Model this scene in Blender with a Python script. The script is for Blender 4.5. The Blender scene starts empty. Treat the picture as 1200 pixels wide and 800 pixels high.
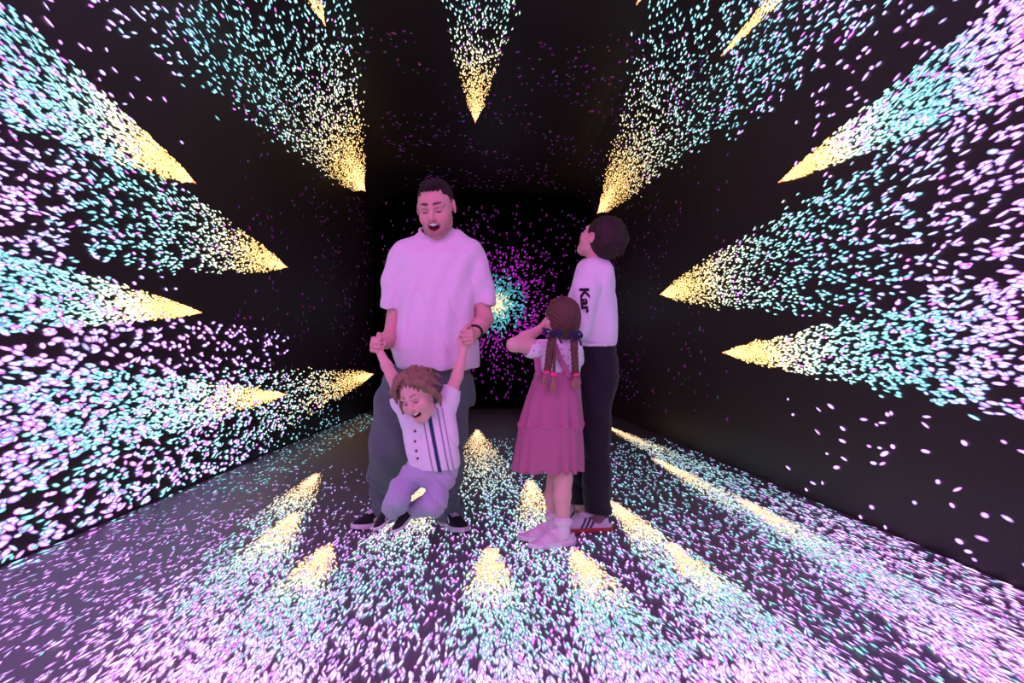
import bpy, math, random
import numpy as np
from mathutils import Vector, Matrix, Euler
from mathutils.bvhtree import BVHTree
sc = bpy.context.scene
C = sc.collection
rng = np.random.default_rng(7)
PI = math.pi

# ------------------------------------------------------------------ camera
FPX = 800.0
CAM = np.array([0.0, 0.0, 0.85])
cd = bpy.data.cameras.new('camera'); cd.sensor_width = 36; cd.lens = 24.0
cd.clip_start = 0.05; cd.clip_end = 100
cam = bpy.data.objects.new('camera', cd); C.objects.link(cam); sc.camera = cam
cam.location = CAM.tolist()
cam.rotation_euler = (math.radians(90 + 1.65), 0, math.radians(-2.22))
# ------------------------------------------------------------------ world, exposure
w = bpy.data.worlds.new('world'); sc.world = w; w.use_nodes = True
w.node_tree.nodes['Background'].inputs[0].default_value = (0.02, 0.012, 0.03, 1)
w.node_tree.nodes['Background'].inputs[1].default_value = 0.0
sc.view_settings.view_transform = 'Standard'; sc.view_settings.look = 'None'
sc.view_settings.exposure = 0.0; sc.view_settings.gamma = 1.0
sc.view_settings.use_curve_mapping = False
sc.cycles.max_bounces = 5; sc.cycles.diffuse_bounces = 3; sc.cycles.glossy_bounces = 3
sc.cycles.sample_clamp_indirect = 4.0

# ------------------------------------------------------------------ added fill lights above and to the sides, with no fixture in the room
def area(name, loc, target, size, energy, col):
    l = bpy.data.lights.new(name, 'AREA'); l.shape = 'RECTANGLE'; l.size = size[0]; l.size_y = size[1]
    l.energy = energy; l.color = col
    o = bpy.data.objects.new(name, l); C.objects.link(o); o.location = loc
    d = Vector(target) - Vector(loc); o.rotation_euler = d.to_track_quat('-Z', 'Y').to_euler()
    return o
area('added_fill', (-0.5, 1.1, 3.7), (0, 3.4, 0.9), (1.2, 0.5), 34, (1.0, 0.15, 0.88))
area('added_fill', (1.7, 0.6, 2.3), (0.5, 3.3, 0.9), (0.8, 1.6), 20, (0.75, 0.42, 1.0))
area('added_fill', (-1.8, 1.0, 2.0), (-0.3, 3.4, 0.8), (0.8, 1.6), 20, (0.9, 0.35, 1.0))

# ------------------------------------------------------------------ helpers
Rcam = np.array(Euler(cam.rotation_euler).to_matrix())
def ray(px, py):
    return Rcam @ np.array([(px - 600) / FPX, (400 - py) / FPX, -1.0])
def P(px, py, d):                      # the point at distance d down the room that the pixel shows
    r = ray(px, py); return CAM + r * (d / r[1])
def setp(o, **k):
    for a, v in k.items():
        if v is not None: o[a] = v
    return o
def link(o, parent=None):
    C.objects.link(o)
    if parent is not None: o.parent = parent
    return o
def mesh_obj(name, verts, faces, mat, parent=None, cols=None, smooth=True, faces_np=None):
    me = bpy.data.meshes.new(name)
    verts = np.asarray(verts, dtype=np.float32)
    if faces_np is not None:
        n = faces_np.shape[1]; F = len(faces_np)
        me.vertices.add(len(verts)); me.vertices.foreach_set('co', verts.ravel())
        me.loops.add(F * n); me.loops.foreach_set('vertex_index', faces_np.astype(np.int32).ravel())
        me.polygons.add(F); me.polygons.foreach_set('loop_start', np.arange(0, F * n, n, dtype=np.int32))
        try: me.polygons.foreach_set('loop_total', np.full(F, n, dtype=np.int32))
        except Exception: pass
        me.update(calc_edges=True)
    else:
        me.from_pydata(verts.tolist(), [], faces)
    if cols is not None:
        a = me.attributes.new('Col', 'FLOAT_COLOR', 'POINT')
        c4 = np.ones((len(verts), 4), dtype=np.float32); c4[:, :3] = cols
        a.data.foreach_set('color', c4.ravel())
    if smooth: me.polygons.foreach_set('use_smooth', np.ones(len(me.polygons), dtype=bool))
    for m in (mat if isinstance(mat, list) else [mat]): me.materials.append(m)
    me.validate(); me.update()
    return link(bpy.data.objects.new(name, me), parent)

def nmat(name):
    m = bpy.data.materials.new(name); m.use_nodes = True
    return m, m.node_tree, m.node_tree.nodes['Principled BSDF']
def mat(name, col, rough=0.6, bump=0.0, bscale=200, var=0.0, attr=False, spec=0.3, sheen=0.0, metallic=0):
    m, nt, b = nmat(name)
    b.inputs['Roughness'].default_value = rough
    b.inputs['Specular IOR Level'].default_value = spec
    b.inputs['Metallic'].default_value = metallic
    if sheen: b.inputs['Sheen Weight'].default_value = sheen
    src = None
    if attr:
        a = nt.nodes.new('ShaderNodeAttribute'); a.attribute_name = 'Col'; src = a.outputs['Color']
    else:
        b.inputs['Base Color'].default_value = (*col, 1)
    tc = nt.nodes.new('ShaderNodeTexCoord')
    n = nt.nodes.new('ShaderNodeTexNoise'); n.inputs['Scale'].default_value = bscale; n.inputs['Detail'].default_value = 4
    nt.links.new(tc.outputs['Object'], n.inputs['Vector'])
    if var > 0:
        mx = nt.nodes.new('ShaderNodeMix'); mx.data_type = 'RGBA'; mx.blend_type = 'MULTIPLY'
        rp = nt.nodes.new('ShaderNodeValToRGB'); rp.color_ramp.elements[0].position = .3; rp.color_ramp.elements[1].position = .7
        rp.color_ramp.elements[0].color = (1 - var,) * 3 + (1,); rp.color_ramp.elements[1].color = (1, 1, 1, 1)
        nt.links.new(n.outputs['Fac'], rp.inputs['Fac'])
        mx.inputs[0].default_value = 1.0
        if src is not None: nt.links.new(src, mx.inputs[6])
        else: mx.inputs[6].default_value = (*col, 1)
        nt.links.new(rp.outputs['Color'], mx.inputs[7]); src = mx.outputs[2]
    if src is not None: nt.links.new(src, b.inputs['Base Color'])
    if bump > 0:
        bp = nt.nodes.new('ShaderNodeBump'); bp.inputs['Strength'].default_value = bump; bp.inputs['Distance'].default_value = 0.004
        nt.links.new(n.outputs['Fac'], bp.inputs['Height']); nt.links.new(bp.outputs['Normal'], b.inputs['Normal'])
    return m

# ------------------------------------------------------------------ the room (an LED-lined tunnel)
HW, H, Y0, Y1, RC = 2.0, 3.9, -2.4, 12.3, 0.6
# profile of the shell, arc length s from the left floor corner up, over and down to the right floor corner
prof = [(-HW, 0.0), (-HW, H - RC)]
for k in range(1, 9):
    a = PI - k * PI / 16; prof.append((-HW + RC + RC * math.cos(a), H - RC + RC * math.sin(a)))
NL = len(prof)
for k in range(0, 9):
    a = PI / 2 - k * PI / 16; prof.append((HW - RC + RC * math.cos(a), H - RC + RC * math.sin(a)))
prof.append((HW, 0.0))
prof = np.array(prof)
seg = np.linalg.norm(np.diff(prof, axis=0), axis=1); S = np.concatenate([[0], np.cumsum(seg)]); STOT = S[-1]
def s2xz(s):
    s = np.asarray(s, float)
    x = np.interp(s, S, prof[:, 0]); z = np.interp(s, S, prof[:, 1])
    # beyond either end the surface is the floor
    lo = s < 0; hi = s > STOT
    x = np.where(lo, -HW - s, x); z = np.where(lo, 0.0, z)
    x = np.where(hi, HW - (s - STOT), x); z = np.where(hi, 0.0, z)
    return x, z
def nrm(s):
    e = 0.01; x0, z0 = s2xz(s - e); x1, z1 = s2xz(s + e)
    tx, tz = x1 - x0, z1 - z0; L = np.hypot(tx, tz) + 1e-9
    return tz / L, -tx / L          # inward normal
def hit(px, py):                     # pixel -> (s, y) on the shell, or on the floor
    r = ray(px, py); best = None
    for k in range(len(prof) - 1):
        a = prof[k]; e = prof[k + 1] - a; o = np.array([CAM[0], CAM[2]]); d = np.array([r[0], r[2]])
        den = d[0] * e[1] - d[1] * e[0]
        if abs(den) < 1e-12: continue
        t = ((a[0] - o[0]) * e[1] - (a[1] - o[1]) * e[0]) / den; u = ((a[0] - o[0]) * d[1] - (a[1] - o[1]) * d[0]) / den
        if t > 0 and -1e-6 <= u <= 1 + 1e-6 and (best is None or t < best[0]): best = (t, S[k] + u * seg[k])
    if best is None:
        t = -CAM[2] / r[2]; q = CAM + r * t; return ('floor', q[0], q[1])
    return ('shell', best[1], (CAM + r * best[0])[1])

def led_material(name, base, rough):
    m, nt, b = nmat(name)
    b.inputs['Roughness'].default_value = rough
    b.inputs['Specular IOR Level'].default_value = 0.35
    tc = nt.nodes.new('ShaderNodeTexCoord')
    mp = nt.nodes.new('ShaderNodeMapping'); mp.inputs['Scale'].default_value = (1, 1, 1)
    nt.links.new(tc.outputs['Object'], mp.inputs['Vector'])
    n = nt.nodes.new('ShaderNodeTexNoise'); n.inputs['Scale'].default_value = 0.9; n.inputs['Detail'].default_value = 2
    nt.links.new(mp.outputs['Vector'], n.inputs['Vector'])
    rp = nt.nodes.new('ShaderNodeValToRGB')
    rp.color_ramp.elements[0].position = .35; rp.color_ramp.elements[0].color = (*[c * .8 for c in base], 1)
    rp.color_ramp.elements[1].position = .7; rp.color_ramp.elements[1].color = (*base, 1)
    nt.links.new(n.outputs['Fac'], rp.inputs['Fac']); nt.links.new(rp.outputs['Color'], b.inputs['Base Color'])
    # fine pixel pitch of the panels
    v = nt.nodes.new('ShaderNodeTexVoronoi'); v.inputs['Scale'].default_value = 160; v.inputs['Randomness'].default_value = 0
    nt.links.new(mp.outputs['Vector'], v.inputs['Vector'])
    bp = nt.nodes.new('ShaderNodeBump'); bp.inputs['Strength'].default_value = .15; bp.inputs['Distance'].default_value = .002
    nt.links.new(v.outputs['Distance'], bp.inputs['Height']); nt.links.new(bp.outputs['Normal'], b.inputs['Normal'])
    return m
WALLM = led_material('led_wall_panel', (0.036, 0.030, 0.029), 0.5)
BACKM = led_material('led_end_panel', (0.002, 0.002, 0.002), 0.9); BACKM.node_tree.nodes['Principled BSDF'].inputs['Specular IOR Level'].default_value = .04
FLOORM = led_material('led_floor_panel', (0.115, 0.105, 0.13), 0.42)
def strip(name, i0, i1, m, y0=Y0, y1=Y1):
    pts = prof[i0:i1 + 1]; v = []; f = []; T = 0.12
    nn = []
    for j in range(len(pts)):
        s = S[i0 + j]; nx, nz = nrm(np.array(s)); nn.append((float(nx), float(nz)))
    for j, (x, z) in enumerate(pts):
        nx, nz = nn[j]
        v += [(x, y0, z), (x, y1, z), (x - nx * T, y0, z - nz * T), (x - nx * T, y1, z - nz * T)]
    k = len(pts)
    for j in range(k - 1):
        a = 4 * j; b = 4 * (j + 1)
        f += [(a, a + 1, b + 1, b), (a + 2, b + 2, b + 3, a + 3), (a, b, b + 2, a + 2), (a + 1, a + 3, b + 3, b + 1)]
    f += [(0, 2, 3, 1), (4 * k - 4, 4 * k - 3, 4 * k - 1, 4 * k - 2)]
    o = mesh_obj(name, v, f, m, smooth=False); o['kind'] = 'structure'; return o
def boxo(name, lo, hi, m, parent=None):
    x0, y0, z0 = lo; x1, y1, z1 = hi
    v = [(x, y, z) for x in (x0, x1) for y in (y0, y1) for z in (z0, z1)]
    f = [(0, 1, 3, 2), (4, 6, 7, 5), (0, 4, 5, 1), (2, 3, 7, 6), (0, 2, 6, 4), (1, 5, 7, 3)]
    return mesh_obj(name, v, f, m, parent, smooth=False)
wall_left = strip('wall_left', 0, 5, WALLM)
ceiling = strip('ceiling', 5, NL + 4, WALLM)
wall_right = strip('wall_right', NL + 4, len(prof) - 1, WALLM)
wall_back = boxo('wall_back', (-HW - .12, Y1, 0), (HW + .12, Y1 + .12, H + .12), BACKM)
wall_front = boxo('wall_front', (-HW - .12, Y0 - .12, 0), (HW + .12, Y0, H + .12), WALLM)
floor = boxo('floor', (-HW - .12, Y0 - .12, -.12), (HW + .12, Y1 + .12, 0), FLOORM)
for o in (wall_back, wall_front, floor): o['kind'] = 'structure'

# ------------------------------------------------------------------ the light content shown on the panels
m = bpy.data.materials.new('led_light_pixels'); m.use_nodes = True; nt = m.node_tree; nt.nodes.clear()
out = nt.nodes.new('ShaderNodeOutputMaterial'); em = nt.nodes.new('ShaderNodeEmission')
at = nt.nodes.new('ShaderNodeAttribute'); at.attribute_name = 'Col'
nt.links.new(at.outputs['Color'], em.inputs['Color']); nt.links.new(em.outputs[0], out.inputs['Surface'])
em.inputs['Strength'].default_value = 1.0
LEDM = m
NS = 8
RAMP_T = [0, .03, .06, .22, .36, .50, .70, .84, 1.0]
CORE = np.array([(6, 1.8, .8), (7, 4.2, 1.9), (6.0, 3.8, 1.6), (4.6, 3.1, 1.2), (3.6, 3.6, 2.8), (1.7, 2.9, 3.0), (1.0, 2.2, 2.7), (2.8, 1.9, 3.8), (4.4, 2.1, 5.0)])
RIM = np.array([(1, .10, .03), (1.2, .50, .09), (1.2, .50, .08), (1.0, .46, .07), (.62, .68, .42), (.18, .55, .58), (.07, .40, .52), (.36, .15, .80), (.62, .10, .92)])
def ramp(t):
    t = np.clip(t, 0, 1)
    return (np.stack([np.interp(t, RAMP_T, CORE[:, k]) for k in range(3)], 1),
            np.stack([np.interp(t, RAMP_T, RIM[:, k]) for k in range(3)], 1))
def tint(c, k): return c if k is None else c * np.array(k)
def sprites(name, parent, surf, a, y, da, dy, ln, wd, core, rim, label=None, kind=None, off=None):
    """elliptical lit spots on a surface: (a,y) position, (da,dy) unit direction, ln/wd half sizes"""
    n = len(a)
    if n == 0: return None
    if off is None: off = 0.0025
    lift = off + rng.random(n) * 0.004
    ang = np.arange(NS) * 2 * PI / NS
    ca = np.concatenate([[0], np.cos(ang)]); sa = np.concatenate([[0], np.sin(ang)])
    A = a[:, None] + da[:, None] * ln[:, None] * ca - dy[:, None] * wd[:, None] * sa
    Y = y[:, None] + dy[:, None] * ln[:, None] * ca + da[:, None] * wd[:, None] * sa
    L = lift[:, None]
    if surf == 'shell':
        X, Z = s2xz(A); nx, nz = nrm(A); X = X + nx * L; Z = Z + nz * L; V = np.stack([X, Y, Z], -1)
    elif surf == 'floor':
        V = np.stack([A, Y, 0 * A + L], -1)
    elif surf == 'back':
        V = np.stack([A, Y1 - L + 0 * A, Y], -1)
    else:
        V = np.stack([A, Y0 + L + 0 * A, Y], -1)
    V = V.reshape(-1, 3)
    idx = np.arange(n)[:, None] * (NS + 1)
    k = np.arange(NS)
    F = np.stack([np.broadcast_to(idx, (n, NS)), idx + 1 + k, idx + 1 + (k + 1) % NS], -1).reshape(-1, 3)
    cols = np.concatenate([core[:, None, :], np.repeat(rim[:, None, :], NS, 1)], 1).reshape(-1, 3)
    o = mesh_obj(name, V, None, LEDM, parent, cols=cols, smooth=False, faces_np=F)
    return setp(o, label=label, kind=kind)
def inside_mask(surf, a, y, marg=.02):
    ok = (y > Y0 + .05) & (y < Y1 - .05)
    if surf == 'shell': ok &= (a > marg) & (a < STOT - marg)
    if surf == 'floor': ok &= (np.abs(a) < HW - marg)
    return ok
def burst(surf, tip, end, w1, n, parent, size=1.0, gain=1.0, pw=.85, label=None, spill=True, tmax=1.0, tscale=1.0, asym=0.0, soft=0.0, slim=1.0):
    """a comet of lit dashes: golden tip, cream, cyan, then violet as it widens towards the entrance"""
    (a0, y0), (a1, y1) = tip, end
    L = math.hypot(a1 - a0, y1 - y0); ux, uy = (a1 - a0) / L, (y1 - y0) / L; px_, py_ = -uy, ux
    t = rng.random(n) ** pw * tmax
    hot = rng.random(n) < .36; t = np.where(hot, np.abs(rng.normal(0, .17, n)), t)
    q = rng.uniform(-1, 1, n); q = np.where(hot, np.clip(rng.normal(0, .5, n), -1, 1), q) + rng.normal(0, .09, n) + asym * t
    wlat = w1 * (t * .9 + .10 * (1 - np.exp(-t * 12)) + .0)
    wlat *= np.minimum(1, t / .06) ** .4
    a = a0 + ux * L * t + px_ * wlat * q; y = y0 + uy * L * t + py_ * wlat * q
    dx = ux * L + px_ * w1 * q; dy = uy * L + py_ * w1 * q; dl = np.hypot(dx, dy); dx /= dl; dy /= dl
    if soft: a = a + rng.normal(0, soft, n); y = y + rng.normal(0, soft * 2.5, n) * (1 + 2 * t)
    jit = rng.normal(0, .13, n); dx, dy = dx - dy * jit, dy + dx * jit
    ln = size * (.022 + .026 * t) * rng.uniform(.6, 1.35, n); wd = slim * size * (.0055 + .0050 * t) * rng.uniform(.7, 1.3, n)
    tc = t * tscale + rng.normal(0, .04, n) * np.minimum(1, t * 6)
    core, rim = ramp(tc)
    if surf == 'floor': core = core * .7 + core.mean(1, keepdims=True) * .3; rim = rim * .72 + rim.mean(1, keepdims=True) * .35
    g = gain * rng.uniform(.65, 1.2, n)[:, None]; core = core * g; rim = rim * np.minimum(g, 1.2)
    pk = rng.random(n) < .05 * (t > .3); core[pk] = np.array([2.6, .8, 3.0]); rim[pk] = np.array([.5, .03, .6])
    ok = (y > Y0 + .05) & (y < Y1 - .05)
    if surf == 'shell': main = ok & (a > .015) & (a < STOT - .015)
    else: main = ok & (np.abs(a) < HW - .015)
    s_ = main
    o = sprites('light_burst', parent, surf, a[s_], y[s_], dx[s_], dy[s_], ln[s_], wd[s_], core[s_], rim[s_], label)
    if surf == 'shell' and spill:
        for side in (-1, 1):
            sp = ok & ((a < -.015) if side < 0 else (a > STOT + .015))
            if sp.sum() > 5:
                A = -HW - a[sp] if side < 0 else HW - (a[sp] - STOT)
                sprites('light_burst', floor, 'floor', A, y[sp], -dx[sp], dy[sp], ln[sp], wd[sp], core[sp], rim[sp], 'part of a light burst running off the wall onto the floor')
    return o
def noise2(a, b, f, ph):
    return (np.sin(a * f * 2.1 + ph) * np.cos(b * f * 1.7 - ph * 1.3) + np.sin((a + b) * f * 1.3 + ph * 2) + np.sin((a - b * .7) * f * 2.9 + ph * .7)) / 3
def field(name, surf, arange, yrange, dens, parent, t0, t1, size=1.0, gain=1.0, clump=0.0, vp=None, label=None, near=None, fr=1.0, tn=None):
    area_ = (arange[1] - arange[0]) * (yrange[1] - yrange[0]); n = int(dens * area_)
    a = rng.uniform(*arange, n); y = rng.uniform(*yrange, n)
    if near is not None:             # thins out with distance down the room
        keep = rng.random(n) < np.clip((near[1] - y) / (near[1] - near[0]), 0, 1); a, y = a[keep], y[keep]
    if clump > 0:
        keep = noise2(a, y, fr * 2.2, t0 * 7 + arange[0]) > clump - .35 + rng.normal(0, .15, len(a)); a, y = a[keep], y[keep]
    ok = inside_mask(surf, a, y) if surf in ('shell', 'floor') else np.ones(len(a), bool); a, y = a[ok], y[ok]; n = len(a)
    if vp is None: dx = rng.normal(0, .18, n); dy = np.ones(n)
    else: dx = a - vp[0]; dy = y - vp[1]
    dl = np.hypot(dx, dy); dx, dy = dx / dl, dy / dl
    sl_ = .72 if surf == 'floor' else 1.0; ln = size * .030 * (1.15 if surf == 'floor' else 1) * rng.uniform(.5, 1.4, n); wd = sl_ * size * .0095 * rng.uniform(.7, 1.3, n)
    core, rim = ramp(rng.uniform(t0, t1, n)); core = tint(core, tn); g = gain * rng.uniform(.5, 1.2, n)[:, None]
    return sprites(name, parent, surf, a, y, dx, dy, ln, wd, core * g, rim * np.minimum(g, 1.2), label, 'stuff')

# bursts on walls and ceiling: (tip pixel, a pixel on its axis, half width there in m, count, where)
def sh(px, py): r = hit(px, py); return (r[1], r[2])
def wall_burst(tip, far, tfar, w1, n, parent, label, **k):
    n = int(n * 1.7); k['size'] = k.get('size', 1.0) * .78
    a = np.array(sh(*tip)); b = np.array(sh(*far)); e = a + (b - a) / tfar
    return burst('shell', tuple(a), tuple(e), w1, n, parent, label=label, **k)
WB = [
 (wall_left, (228, 214), (40, 95), .62, .34, 1500, 'narrow golden-tipped burst high on the left wall, upper of its three long ones', {}),
 (wall_left, (336, 313), (90, 225), .74, .48, 1500, 'golden-tipped burst on the left wall with the tip nearest the man', {}),
 (wall_left, (235, 366), (40, 345), .62, .22, 1500, 'narrow golden-tipped burst at mid height on the left wall', {}),
 (wall_left, (335, 462), (150, 478), .60, .30, 1300, 'golden burst low on the left wall above the floor edge', dict(size=1.15)),
 (wall_left, (438, 438), (330, 470), .42, .62, 1700, 'wide golden burst at the far end of the left wall beside the trousers of the man', dict(size=1.25)),
 (wall_left, (428, 224), (345, 90), .48, 1.25, 2900, 'large golden-tipped burst folding from left wall to ceiling above the man', dict(size=1.15)),
 (wall_right, (700, 250), (786, 130), .44, 1.15, 2900, 'large golden-tipped burst with its tip just above the dark-haired boy', dict(size=1.15)),
 (wall_right, (774, 345), (980, 290), .66, .56, 1900, 'golden-tipped burst at mid height on the right wall beside the boy', {}),
 (wall_right, (914, 213), (1110, 98), .72, .22, 1300, 'narrow golden-tipped burst high on the right wall', {}),
 (wall_right, (848, 413), (1060, 412), .66, .30, 1500, 'lowest golden-tipped burst on the right wall', {}),
 (wall_right, (846, 65), (935, -30), .40, .16, 700, 'short golden burst at the top of the right wall', {}),
 (ceiling, (557, 143), (562, 0), .52, .56, 1150, 'golden-tipped burst pointing straight down in the middle of the ceiling', {}),
 (ceiling, (381, 29), (366, -6), .14, .34, 500, 'tip of a burst at the upper left ceiling edge', {}),
 (ceiling, (746, 5), (752, -6), .05, .30, 300, 'tiny tip of a burst at the top edge of the ceiling', {}),
]
for (par, tip, far, tf, w1, n, lab, kw) in WB:
    wall_burst(tip, far, tf, w1, n, par, lab, **kw)

# bursts on the floor
FB = [
 ((371, 556), (300, 640), .50, .34, 1500, 'golden floor burst nearest the left wall', {}),
 ((345, 603), (250, 730), .62, .30, 1500, 'golden floor burst below and left of another, in front of the left wall', {}),
 ((382, 643), (330, 730), .50, .26, 1300, 'golden-tipped floor burst in front of the large black shoe', {}),
 ((500, 569), (440, 680), .50, .34, 2000, 'floor burst running under the hanging toddler', {}),
 ((575, 646), (578, 730), .45, .26, 1500, 'golden-tipped floor burst in the middle foreground', {}),
 ((559, 504), (572, 600), .42, .60, 2400, 'golden floor burst between the man and the girl', dict(size=1.1)),
 ((621, 564), (650, 690), .50, .34, 1500, 'floor burst beside the feet of the girl', {}),
 ((676, 649), (760, 790), .66, .24, 1500, 'golden-tipped floor burst in front of the shoes of the girl', {}),
 ((718, 590), (830, 700), .55, .26, 1600, 'golden floor burst starting behind the red-soled shoe', {}),
 ((786, 640), (900, 760), .60, .22, 1300, 'floor burst right of centre in the foreground', {}),
 ((768, 538), (905, 615), .45, .26, 1800, 'golden floor burst towards the right wall', {}),
 ((712, 500), (840, 560), .50, .34, 1700, 'far floor burst behind the legs of the boy', dict(size=1.1)),
 ((868, 586), (1040, 690), .55, .22, 1400, 'floor burst along the right wall', {}),
]
def fl(px, py):
    r = hit(px, py)
    if r[0] == 'floor': return (r[1], r[2])
    q = ray(px, py); t = -CAM[2] / q[2]; p = CAM + q * t; return (p[0], p[1])
for (tip, far, tf, w1, n, lab, kw) in FB:
    a = np.array(fl(*tip)); b = np.array(fl(*far)); e = a + (b - a) / tf
    kw = dict(kw); kw['size'] = kw.get('size', 1) * .74
    burst('floor', tuple(a), tuple(e), w1, int(n * 1.5), tscale=1.3, soft=.014, slim=.78, parent=floor, gain=.8, label=lab, **kw)

LAB = 'loose violet and cyan light dashes'
SR = lambda z: STOT - z            # arc length of a height on the right wall
# drifting dashes between the bursts, densest near the entrance
field('light_dashes', 'shell', (0.02, 1.15), (Y0, 7.0), 330, wall_left, .78, 1.0, size=1.35, near=(3.0, 7.5), label=LAB)
field('light_dashes', 'shell', (0.02, .75), (2.5, 9.5), 150, wall_left, .5, .8, size=.9, near=(5.5, 10.5), label=LAB)
field('light_dashes', 'shell', (1.15, 2.5), (Y0, 4.6), 110, wall_left, .78, 1.0, size=1.0, near=(3.0, 5.0), label=LAB)
field('light_dashes', 'shell', (2.5, 3.75), (Y0, 2.6), 160, wall_left, .78, 1.0, label=LAB)
field('light_dashes', 'shell', (S[NL - 1], S[NL - 1] + 3.7), (Y0, 5.0), 170, ceiling, .7, 1.0, label=LAB)
field('light_dashes', 'shell', (SR(3.8), SR(1.2)), (Y0, 4.3), 130, wall_right, .78, 1.0, size=1.05, near=(2.9, 4.6), label=LAB)
field('light_dashes', 'shell', (SR(3.8), SR(2.6)), (3.0, 5.6), 110, wall_right, .6, 1.0, label=LAB)
field('light_dashes', 'shell', (SR(1.2), SR(.75)), (Y0, 3.4), 230, wall_right, .78, 1.0, near=(2.5, 3.6), label=LAB)
field('light_dashes', 'shell', (SR(.62), SR(.02)), (Y0, 4.6), 46, wall_right, .82, 1.0, size=1.05, near=(3.3, 5.2), label=LAB)
field('light_dashes', 'floor', (-1.98, 1.98), (Y0, 3.9), 760, floor, .84, 1.0, size=.70, near=(2.4, 4.2), gain=.62, label=LAB)
field('light_dashes', 'floor', (-1.98, -.3), (2.0, 5.6), 170, floor, .72, .95, size=.72, near=(4.2, 6.0), gain=.6, label=LAB)
field('light_dashes', 'floor', (0.0, 1.98), (1.6, 7.5), 330, floor, .5, .85, size=.78, near=(5.0, 8.2), gain=.9, label=LAB)
field('light_dashes', 'floor', (-1.98, -1.5), (4.5, 11.0), 130, floor, .5, .72, size=.9, gain=.7, label=LAB)
field('light_dashes', 'front', (-1.95, 1.95), (0.05, 3.85), 420, wall_front, .85, 1.0, size=1.6, vp=(0, 1.5), label=LAB, tn=(1.6, .7, 1.3))  # added content on the unseen wall, tinted magenta to colour the light on people
# the round burst on the end wall
def endburst():
    c = P(581, 356, Y1); cx, cz = c[0], c[2]
    n = 2300; r = np.abs(rng.normal(0, .78, n)) ** 1.1; th = rng.uniform(0, 2 * PI, n)
    x = cx + r * np.cos(th); z = cz + r * np.sin(th) * 1.02
    ok = (np.abs(x) < 1.95) & (z > .1) & (z < 3.8); x, z, r, th = x[ok], z[ok], r[ok], th[ok]; n = len(x)
    ang = th + rng.normal(0, .5, n)
    core = np.empty((n, 3)); rim = np.empty((n, 3)); u = r + rng.normal(0, .07, n)
    for k, (lim, cc, rr) in enumerate([(9, (.75, .05, .85), (.25, .01, .30)), (.52, (.25, .75, 1.0), (.03, .2, .3)), (.34, (.45, 1.3, 1.4), (.08, .4, .45)), (.16, (3, 2.7, 1.6), (.8, .6, .3))]):
        s = u < lim; core[s] = cc; rim[s] = rr
    fade = np.clip(1.5 - r * .72, .18, 1)[:, None] * rng.uniform(.35, 1.15, n)[:, None]
    ln = .026 * rng.uniform(.6, 1.4, n); wd = .015 * rng.uniform(.7, 1.3, n)
    sprites('light_burst', wall_back, 'back', x, z, np.cos(ang), np.sin(ang), ln, wd, core * fade, rim * fade, 'round magenta and cyan burst in the middle of the end wall')
endburst()
def faint(surf, arange, yrange, n, parent):
    a = rng.uniform(*arange, n); y = rng.uniform(*yrange, n); k = noise2(a, y, 1.6, 2.0) > -.15; a, y = a[k], y[k]; n = len(a)
    pal = np.array([(.30, .02, .36), (.18, .02, .30), (.10, .05, .22), (.25, .04, .12), (.08, .10, .12)])
    c = pal[rng.integers(0, 5, n)] * rng.uniform(.4, 1.3, n)[:, None]
    sprites('light_dashes', parent, surf, a, y, rng.normal(0, .4, n) * 1.0, np.ones(n), .026 * rng.uniform(.6, 1.2, n), .014 * rng.uniform(.6, 1.2, n), c, c * .25, 'faint magenta specks', 'stuff')
faint('shell', (S[NL - 1], S[NL - 1] + 3.7), (6.2, 12.0), 900, ceiling)
faint('shell', (.3, 3.7), (5.5, 12.0), 520, wall_left)
faint('shell', (SR(3.7), SR(.3)), (5.5, 12.0), 520, wall_right)
faint('back', (-1.9, 1.9), (.2, 3.7), 420, wall_back)

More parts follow.
